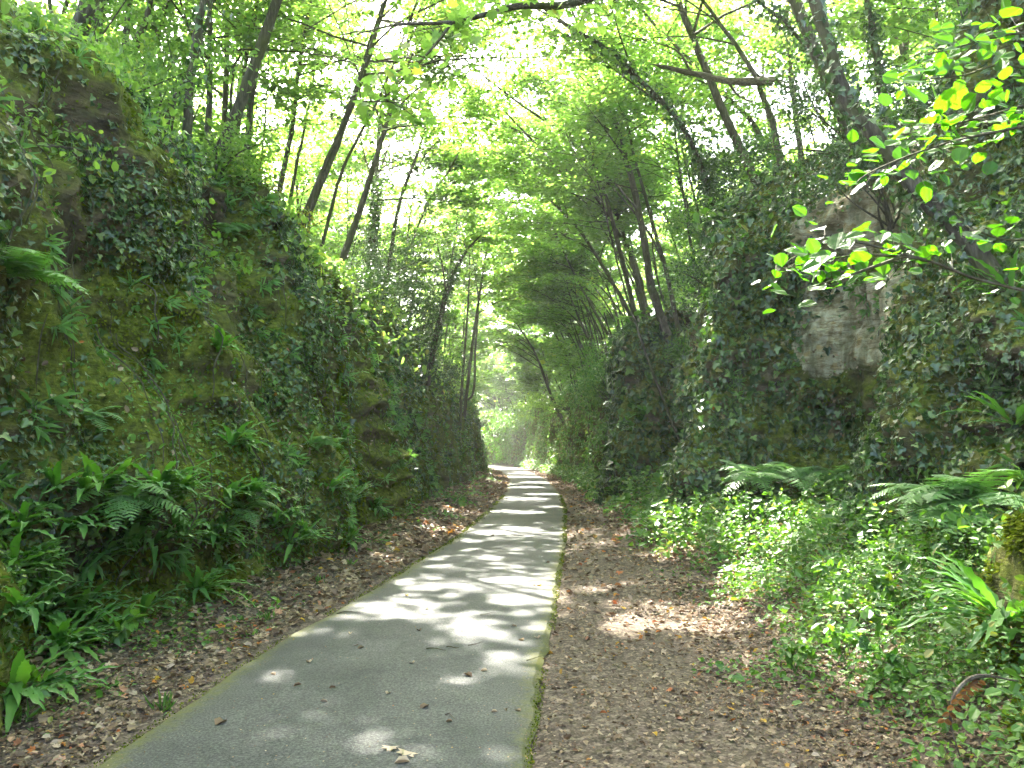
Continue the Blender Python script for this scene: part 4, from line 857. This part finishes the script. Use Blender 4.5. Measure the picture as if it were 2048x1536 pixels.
for pts, d0, d1, wpx, lab, kw in LT:
    kw = dict(kw); H_ = kw.pop('H', rng.uniform(13, 16)); tree(pix(pts, d0, d1), W_(wpx, d0) * .9, lab, 'trees on the left bank', H=H_, **kw)
RT = [([(1930, 470), (1860, 393), (1775, 290), (1690, 170), (1632, 0)], 7.5, 8.0, 44, 'thick dark trunk leaning left out of the near ivy outcrop, the largest on the right', dict(ivy=.9, H=13)),
 ([(1765, 180), (1755, 110), (1748, 60), (1738, 0)], 13, 13, 22, 'upright dark trunk on the slope behind the largest leaning one', dict(ivy=.4)),
 ([(1552, 275), (1539, 222), (1512, 154), (1468, 82), (1406, 0)], 15, 15, 16, 'grey mossy trunk crossing in front of the broken log', dict(t0=.5)),
 ([(1660, 190), (1638, 137), (1567, 44), (1508, 0)], 12.5, 12.5, 11, 'thin leaning stem left of the largest trunk, hung with ivy', dict(ivy=.6)),
 ([(1520, 270), (1498, 239), (1433, 181), (1390, 140)], 18, 18, 13, 'short grey trunk under the broken log', {}),
 ([(1425, 400), (1416, 369), (1389, 300), (1345, 225), (1261, 137), (1210, 92), (1114, 31)], 18, 14, 14, 'long dark ivy-hung trunk arching far out to the left over the path', dict(ivy=1.6, H=11.5, t0=.5)),
 ([(1368, 760), (1329, 654), (1302, 568), (1295, 525), (1275, 410), (1254, 325), (1234, 253), (1213, 200)], 22, 20, 19, 'tall brown mossy trunk rooted beside the round-topped pillar', {}),
 ([(1335, 560), (1310, 460), (1275, 340), (1240, 200)], 21, 20, 10, 'slim grey stem running beside the tall brown mossy trunk', {}),
 ([(1290, 600), (1268, 525), (1193, 393), (1138, 355), (1056, 267), (991, 202)], 27, 22, 10, 'long bow-shaped stem arching over the path to the sky gap', dict(H=11)),
 ([(1255, 620), (1203, 525), (1158, 455), (1083, 379), (1039, 331)], 29, 25, 10, 'lower bow-shaped stem arching below the longest one', dict(H=10)),
 ([(1262, 600), (1240, 513), (1193, 352), (1114, 260), (1066, 229)], 25, 22, 11, 'upper bow-shaped stem with dense bright sprays', dict(H=12)),
 ([(1278, 580), (1250, 480), (1215, 380), (1180, 300)], 26, 25, 12, 'mossy trunk in the bundle of leaning stems, nearest the brown one', {}),
 ([(1128, 842), (1100, 784), (1070, 705), (1029, 643)], 50, 44, 8, 'isolated leaning trunk rooted low on the far right slope', dict(H=9, t0=.5)),
 ([(1180, 690), (1150, 620), (1120, 540)], 38, 36, 8, 'slim leaning trunk behind the isolated low-rooted one', dict(H=10))]
for pts, d0, d1, wpx, lab, kw in RT:
    kw = dict(kw); H_ = kw.pop('H', rng.uniform(12.5, 15)); tree(pix(pts, d0, d1), W_(wpx, d0), lab, 'trees on the right bank', H=H_, dens=.6, **kw)
def wild(x, y, lean, r0, label, group, **kw):
    z = drop(x, y, 12); b0 = np.array([x, y, z - .2]); H = kw.pop('H', rng.uniform(12, 16)); p = [b0]
    ln = lean + rng.normal() * .06; dy = rng.normal() * .08
    for k_ in range(1, 4 if H - z > 7 else 2):
        p.append(b0 + np.array([ln * k_ * 2.0 * (1 - .06 * k_), dy * k_ * 2, k_ * 2.0]))
    tree(p, r0, label, group, H=H, **kw)
# the row leaning over the right wall, receding
y = 19.0; i = 0
while y < 95:
    x = RW(y) + 1.4 + rng.uniform(0, 2.2); D = y
    wild(x, y, -rng.uniform(.22, .55), rng.uniform(.035, .075), 'slender trunk in the dense row leaning left over the right-hand rock face', 'leaning row along the right brow', H=rng.uniform(9.5, 14), dens=.9, t0=.55)
    y += rng.uniform(.6, 1.2) * (1 + y / 60); i += 1
for k_ in range(26):
    y = 20 + 34 * rng.random() ** .9; x = RW(y) + rng.uniform(1.3, 3.0); z = drop(x, y, 12) - .2; p_ = []; reach = rng.uniform(3.6, 6.2); hh = rng.uniform(5.5, 8.0)
    for t in (0, .3, .6, .85, 1.0): p_.append(np.array([x - reach * t ** 1.7, y - 1.2 * t, z + hh * math.sin(t * 1.45)]))
    tree(p_, rng.uniform(.035, .06), 'thin stem bowing far over the path from the right-hand brow', 'bowed stems arching over the path', H=7, t0=.5, nl=9, dens=.6, spread=.9)
y = 27.0
while y < 100:
    x = LW(y) - 1.2 - rng.uniform(0, 1.5); wild(x, y, rng.uniform(.05, .28), rng.uniform(.045, .085), 'slim trunk at the brow of the far left rock face', 'trees along the far left brow', H=rng.uniform(11, 15), dens=.9)
    y += rng.uniform(1.2, 2.4) * (1 + y / 60)
# woods on the high ground
for k_ in range(72):
    y = 8 + 60 * rng.random() ** 1.1; x = LW(y) - 2.5 - (3 + .45 * y) * rng.random() ** .8
    wild(x, y, rng.uniform(-.05, .12), rng.uniform(.045, .11), 'upright trunk in the wood behind the left brow', 'wood on the left bank', H=rng.uniform(12, 17), t0=.42, dens=.7)
for k_ in range(54):
    y = 7 + 62 * rng.random() ** 1.1; x = RW(y) + 3.2 + (3 + .40 * y) * rng.random() ** .8
    wild(x, y, -rng.uniform(.02, .3), rng.uniform(.05, .11), 'trunk in the wood on the rising ground behind the right-hand rocks', 'wood on the right bank', H=rng.uniform(13, 17), t0=.4, dens=.75)
for k_ in range(26):
    y = rng.uniform(92, 130); x = -26 + 36 * rng.random(); wild(x, y, rng.normal() * .1, rng.uniform(.1, .18), 'hazy distant tree closing the view at the bend', 'distant trees at the bend', H=rng.uniform(12, 18), t0=.05, spread=1.7, nl=26)
# trees added to shade the path, their crowns roof the camera
for (x, y, ln) in [(-5.2, 3.5, .35), (-5.6, 0.5, .4), (-6.5, 6.5, .3), (6.4, 5.0, -.4), (6.8, 1.5, -.4), (7.5, 9.0, -.35), (-6.0, 9.5, .35), (5.8, 12, -.4), (-5.5, 13, .4), (6.2, 16.0, -.45), (-5.2, 17.5, .35), (-5.0, 21, .35), (-5.6, -2.5, .4), (6.8, -2.5, -.4)]:
    wild(x, y, ln, .12, 'leaning brow tree added for shade, its high crown spread over the path near the camera', 'added trees shading the path near the camera', t0=.55, nl=20, spread=1.35, H=13.5)
for k_ in range(34):
    y = 9 + 45 * rng.random(); x = LW(y) - 2.2 - (2 + .25 * y) * rng.random()
    wild(x, y, rng.uniform(-.1, .2), rng.uniform(.02, .035), 'young sapling in the undergrowth of the left wood', 'saplings on the left bank', H=drop(x, y, 12) + rng.uniform(2.2, 5), t0=.12, nl=9, spread=.7, name='sapling')
for k_ in range(34):
    y = 9 + 48 * rng.random(); x = RW(y) + 2.6 + (2 + .25 * y) * rng.random()
    wild(x, y, rng.uniform(-.3, .1), rng.uniform(.02, .035), 'young sapling in the undergrowth of the right-hand wood', 'saplings on the right bank', H=drop(x, y, 12) + rng.uniform(2.2, 5), t0=.12, nl=9, spread=.7, name='sapling')
for k_ in range(30):
    y = 46 + 46 * rng.random(); sd = rng.random() < .35; x = (LW(y) - 1.6 - 2 * rng.random()) if sd else (RW(y) + 1.2 + 3.5 * rng.random())
    wild(x, y, rng.uniform(-.2, .1), rng.uniform(.03, .05), 'bushy young tree filling the brow near the far bend', 'young trees near the bend', H=drop(x, y, 12) + rng.uniform(3, 6), t0=.05, nl=12, spread=1.2, name='sapling')
# broken log
p0, p1 = at(1305, 128, 15.5), at(1565, 163, 14.2); r = empty('fallen_log', p0, 'pale broken log lying nearly level, caught between the leaning trunks on the right', 'log')
b = MB(); C = curve([p0, at(1400, 150, 15.2), at(1470, 163, 14.8), p1], 16); tube(b, C, np.r_[.004, np.linspace(.045, .085, 14), .03], 9, .5, .2); b.build('trunk', M['deadwood'], r)
b = MB(); tube(b, curve([C[4], C[4] + [-.3, -.2, .35], C[4] + [-.8, -.3, .5]], 6), np.linspace(.03, .01, 6), 6); tube(b, curve([C[9], C[9] + [.2, 0, -.3], C[9] + [.5, 0, -.45]], 6), np.linspace(.03, .012, 6), 6); b.build('broken_branch', M['deadwood'], r)
# overhanging branch at the top
r = empty('overhanging_branch', at(1150, 0, 6), 'thin dark branch crossing the top of the view with maple-like leaves', 'branch'); b = MB(); lf = MB()
C = curve([at(2150, -420, 8.5), at(1600, -330, 7), at(1260, -60, 6), at(1150, 5, 6), at(1040, 12, 6), at(985, 25, 6), at(905, 44, 6), at(790, 50, 6), at(715, 68, 6)], 52); tube(b, C, np.linspace(.05, .006, 52), 7)
C2 = curve([at(905, 44, 6), at(870, 90, 6), at(815, 150, 5.9), at(765, 197, 5.8), at(735, 203, 5.8), at(700, 196, 5.8)], 26); tube(b, C2, np.linspace(.014, .004, 26), 6)
tw = []
for Cc in (C[16:], C2[5:]):
    for q in range(16):
        p0 = Cc[rng.integers(0, len(Cc))]; a = rng.uniform(0, 6.28); e_ = p0 + np.array([math.cos(a) * .35, math.sin(a) * .4, rng.uniform(-.28, .18)]) * rng.uniform(.5, 1.3); tube(b, curve([p0, (p0 + e_) / 2 + [0, 0, .03], e_], 5), np.linspace(.005, .002, 5), 4)
        n_ = 9; lp = p0 + (e_ - p0) * rng.uniform(.2, 1.1, (n_, 1)) + rng.normal(size=(n_, 3)) * .06; leaves(lf, MAPLE, lp, rnd_dirs(n_, -.2, .8), unit(np.array([0, 0, 1.]) + rng.normal(size=(n_, 3)) * .35), rng.uniform(.06, .10, n_))
b.build('stem', M['bark'], r, smooth_=True); lf.build('leaves', M['crown'], r)

# ------------------------------------------------------------------ shrubs
def bush(c, rad, n, ls, mt, label, group=None, nst=9, name='shrub', tpl=L6, vr=(0, .97)):
    c = np.asarray(c, float); x_, g_ = outward(c[0], c[1], c[2]); base = np.array([x_, c[1], min(g_, c[2] - rad[2] * .3)]); r = empty(name, base, label, 'shrub', group); b = MB(); s = MB()
    lobes = c + rng.normal(size=(nst, 3)) * np.array(rad) * .55
    for q in lobes: tube(s, curve([base + rng.normal(size=3) * .05, (base + q) / 2 + rng.normal(size=3) * .12, q], 8), np.linspace(.022, .004, 8), 5)
    j = rng.integers(0, nst, n); P = lobes[j] + rng.normal(size=(n, 3)) * np.array(rad) * .27; k_ = keep(P); P = P[k_]; n = len(P)
    leaves(b, tpl, P, rnd_dirs(n, -.2, 1), unit(np.array([0, 0, .8]) + unit(P - c) * .6 + rng.normal(size=(n, 3)) * .35), ls * rng.uniform(.6, 1.3, n), rng.uniform(vr[0], vr[1], n))
    s.build('stems', M['bark'], r); b.build('foliage', M[mt], r); return r
for (u, v, d, rad, n, ls, mt, lab) in [
    (690, 570, 19, (1.1, 1.0, .9), 5000, .065, 'crown_dark', 'dark fine-leaved shrub spilling over the left brow above the layered ledges'),
    (760, 520, 23, (1.5, 1.5, 1.6), 7000, .07, 'crown_dark', 'largest dark evergreen shrub on the left brow'),
    (830, 600, 27, (1.3, 1.5, 1.5), 6000, .08, 'crown_dark', 'dark evergreen shrub right of the largest one on the left brow'),
    (870, 690, 31, (1.0, 1.4, 1.3), 5000, .085, 'ivy', 'glossy dark shrub hanging over the end of the left rock'),
    (800, 650, 25, (1.1, 1.2, .9), 4500, .075, 'ivy', 'glossy shrub clinging below the evergreen pair on the left'),
    (920, 800, 44, (.9, 1.4, 1.5), 4000, .11, 'herb', 'pale shining shrub at the far end of the left rock'),
    (525, 405, 13, (.55, .5, .45), 1100, .065, 'crown_yellow', 'shrub with yellowing leaves at the left brow'),
    (580, 470, 14, (.4, .4, .35), 700, .06, 'crown_yellow', 'smaller yellow-green shrub just below the yellowing one'),
    (430, 330, 11.5, (.8, .6, .6), 1800, .075, 'crown', 'bright green sapling shrub right of the dark straight trunk'),
    (330, 170, 11.5, (1.0, .8, .7), 2200, .08, 'crown', 'bright green shrub around the cluster of trunks at upper left'),
    (130, 90, 9.5, (.9, .8, .5), 2000, .075, 'crown', 'bright shrub on the brow nearest the upper left corner'),
    (230, 200, 11, (.9, .6, .45), 1700, .075, 'crown', 'bright low shrub below the thickest grey trunk'),
    (20, 200, 7, (.5, .5, .4), 700, .06, 'crown', 'light green sprays overhanging the left edge near the brow'),
    (60, 280, 6.5, (.35, .4, .3), 500, .055, 'crown', 'light green ivy sprays below the left brow at the edge'),
    (1440, 560, 15.5, (.9, .8, .9), 4200, .055, 'ivy', 'dark rounded ivy shrub capping the broad buttress'),
    (1470, 330, 17, (1.1, 1.2, 1.0), 4500, .07, 'crown_dark', 'dark shrub on the brow right of the long arching trunk'),
    (1400, 500, 18, (1.0, .9, .9), 3800, .07, 'herb', 'mid-green shrub behind the ivy-capped buttress'),
    (1275, 690, 22.3, (.95, .8, .6), 4200, .075, 'ivy', 'dome of dark ivy on top of the round-topped pillar'),
    (1600, 210, 12.5, (.7, .7, .8), 2600, .065, 'crown_dark', 'ivy thicket between the thin leaning stem and the largest trunk'),
    (1700, 330, 11.5, (.9, .6, .6), 2600, .055, 'ivy', 'glossy ivy thicket on the slope under the largest leaning trunk'),
    (1820, 200, 11, (1.1, .8, .8), 3200, .06, 'ivy', 'dark ivy thicket on the slope behind the hazel leaves'),
    (1960, 60, 10.5, (1.0, .8, .8), 2600, .065, 'herb', 'green thicket in the upper right corner behind the hazel'),
    (1370, 690, 20.5, (.5, .6, .5), 1200, .07, 'herb', 'green shrub between the pillar and the broad buttress'),
    (1200, 760, 30, (.9, 1.5, 1.0), 3200, .09, 'herb', 'green shrub on the slope left of the round-topped pillar'),
    (1060, 810, 48, (2.0, 2.0, .5), 2600, .12, 'crown', 'flat lime-green spray of leaves hanging over the far bend'),
    (1000, 860, 74, (2.5, 2.5, 2.0), 3500, .17, 'herb', 'dull green thicket where the path disappears'),
    (880, 630, 29, (.9, 1.0, .25), 1200, .10, 'herb', 'flat silvery spray of leaves catching light beyond the evergreen shrubs')]:
    bush(at(u, v, d), rad, n, ls, mt, lab, vr=(0, .8) if mt in ('ivy',) else (0, .97))

# ------------------------------------------------------------------ hazel sprays close to the camera on the right
def hazel(stems, leafpos, depth, label, extra=0, ls=1.0, mt='hazel', face=(-.1, -.75, .75)):
    r = empty('hazel_branch', at(*stems[0][0], depth), label, 'branch', 'hazel branches reaching in from the right'); st = MB(); allc = []
    for s_ in stems:
        C = curve([at(u, v, depth + .12 * math.sin(u * .01)) for u, v in s_], 18); tube(st, C, np.linspace(.006, .0018, 18), 5); allc.append(C)
        if s_[0][0] > 2050:            # carried by a stool rooted at the foot of the right bank
            tube(st, curve([np.array([3.45, 2.5, .25]), np.array([3.35, 2.6, 1.1]), C[0] * .35 + np.array([3.3, 2.65, C[0][2] - .05]) * .65, C[0], C[1]], 16), np.linspace(.017, .006, 16), 6)
    A = np.concatenate(allc); P = []; AX = []; S = []
    for (u, v, wpx) in leafpos:
        d_ = depth + rng.uniform(-.15, .2); p = at(u, v, d_); k_ = np.argmin(((A - p) ** 2).sum(1)); ax = unit(p - A[k_] + np.array([-.05, 0, .0])); sz = wpx * d_ / 1536 * 1.15 * ls
        P.append(p - ax * sz * .5); AX.append(ax + rng.normal(size=3) * .2); S.append(sz); tube(st, np.array([A[k_], (A[k_] + P[-1]) / 2 + [0, 0, .01], P[-1]]), .0013, 3)
    for _ in range(extra):
        k_ = rng.integers(2, len(A)); p = A[k_] + rng.normal(size=3) * np.array([.07, .10, .035]); P.append(p); AX.append(unit(rng.normal(size=3) + np.array([-.9, 0, -.1]))); S.append(rng.uniform(.03, .062) * ls)
    P, AX, S = map(np.array, (P, AX, S)); n = len(P); NR = unit(np.array(face) + rng.normal(size=(n, 3)) * .30)
    b = MB(); leaves(b, HAZEL, P, AX, NR, S, np.clip(rng.normal(.5, .25, n), 0, 1)); st.build('stems', M['bark'], r); b.build('leaves', M[mt], r)
T3 = lambda L_: [(1348 + .3418 * a, .3418 * b_, c_ * .3418) for a, b_, c_ in L_]
hazel([[(2120, 60), (2010, 70), (1930, 90), (1850, 110)], [(2120, 150), (2000, 130), (1930, 150), (1840, 160)]],
      T3([(1565, 240, 110), (1465, 290, 80), (1730, 235, 100), (1840, 260, 90), (1465, 385, 130), (1400, 480, 120), (1650, 395, 90), (1550, 350, 80), (1640, 320, 65), (1720, 320, 90), (1810, 320, 80), (1570, 410, 75), (1930, 180, 100), (1880, 120, 80), (1960, 60, 120), (1910, 40, 90), (2010, 150, 90)]), 2.6, 'topmost hazel branch with big round backlit leaves, upper right', 60, face=(-.1, -.9, .55))
hazel([[(2120, 190), (2000, 225), (1900, 250), (1800, 270)], [(2120, 240), (1960, 270), (1850, 300), (1740, 345), (1700, 380)]],
      T3([(1400, 580, 140), (1510, 540, 90), (1560, 600, 150), (1640, 580, 120), (1310, 780, 120), (1440, 740, 90), (1500, 700, 90), (1370, 855, 90), (1350, 810, 60), (1520, 910, 90), (1070, 1020, 140), (1075, 1110, 100), (1240, 1010, 100), (1340, 955, 90), (1070, 1070, 100), (1210, 1080, 90), (1340, 1070, 70), (1390, 1020, 80), (1460, 1110, 90), (1480, 1140, 90), (1570, 1055, 90), (1540, 980, 90), (1850, 985, 80), (1780, 870, 90), (1650, 910, 80), (1620, 700, 150), (1730, 610, 120), (1870, 600, 80), (1820, 500, 90), (1890, 480, 80), (1950, 430, 80), (1880, 550, 80), (1990, 650, 100), (1900, 700, 100), (1830, 640, 90), (1740, 800, 90), (1660, 820, 90), (1580, 820, 80)]), 2.5, 'long hazel branch sloping down to two leaves shining white at its tip', 120, face=(-.1, -.5, .95))
hazel([[(2140, 600), (1960, 560), (1850, 520), (1720, 510), (1600, 530), (1550, 545)], [(1850, 520), (1740, 490), (1650, 470)], [(1800, 515), (1700, 550), (1620, 575)]],
      [(1636, 455, 32), (1550, 512, 30), (1580, 500, 28), (1618, 497, 24), (1562, 538, 46), (1540, 575, 32), (1665, 577, 34), (1583, 545, 26), (1632, 482, 28), (1672, 488, 24), (1660, 478, 16), (1726, 478, 26), (1775, 465, 26), (1785, 480, 28), (1645, 510, 26), (1690, 495, 20), (1720, 500, 26), (1700, 548, 28), (1735, 556, 30), (1755, 530, 26), (1790, 505, 26), (1820, 520, 26), (1870, 505, 24), (1895, 500, 20), (1610, 560, 22), (1680, 530, 24), (1650, 530, 24), (1760, 575, 24), (1830, 545, 24)], 2.3, 'lower hazel branch with brilliant yellow-green leaves before the bare rock face', 85, face=(-.1, -.45, 1.0))
hazel([[(2140, 470), (2020, 480), (1950, 460), (1930, 450)]], [(1940, 470, 34), (1990, 455, 28), (2030, 440, 26), (1975, 490, 24)], 3.0, 'short hazel twig at the right edge between the long and the lower branch', 10, face=(-.1, -.45, 1.0))
# strap ferns on the near outcrop at the right edge
for (u, v, lab) in [(2030, 590, 'bright strap-leaved fern on the near outcrop, upper one at the right edge'), (2035, 850, 'strap-leaved fern on the near outcrop above the mossy boulder, at the right edge')]:
    p, _ = hit(u, v)
    if p is not None: strap_fern(p + np.array([-.03, -.02, 0]), np.array([-1, -.3, 0]), 9, .8, lab, 'strap-leaved ferns on the rocks', W=.03)
# ------------------------------------------------------------------ haze
hb = MB(); x0, x1, y0, y1, z0, z1 = -170., 170., -12., 230., -1.5, 48.
hv = np.array([[x, y, z] for z in (z0, z1) for y in (y0, y1) for x in (x0, x1)])
hb.add(hv, np.array([[0, 2, 3, 1], [4, 5, 7, 6], [0, 1, 5, 4], [2, 6, 7, 3], [0, 4, 6, 2], [1, 3, 7, 5]]))
m, t, n, L = mat('haze'); pv = n('ShaderNodeVolumePrincipled'); pv.inputs['Color'].default_value = (.93, .96, .9, 1); pv.inputs['Density'].default_value = .0013; pv.inputs['Anisotropy'].default_value = .3
o = n('ShaderNodeOutputMaterial'); L(pv.outputs[0], o.inputs['Volume'])
tag(hb.build('haze', m), 'faint humid air filling the cutting', 'haze', kind='stuff')
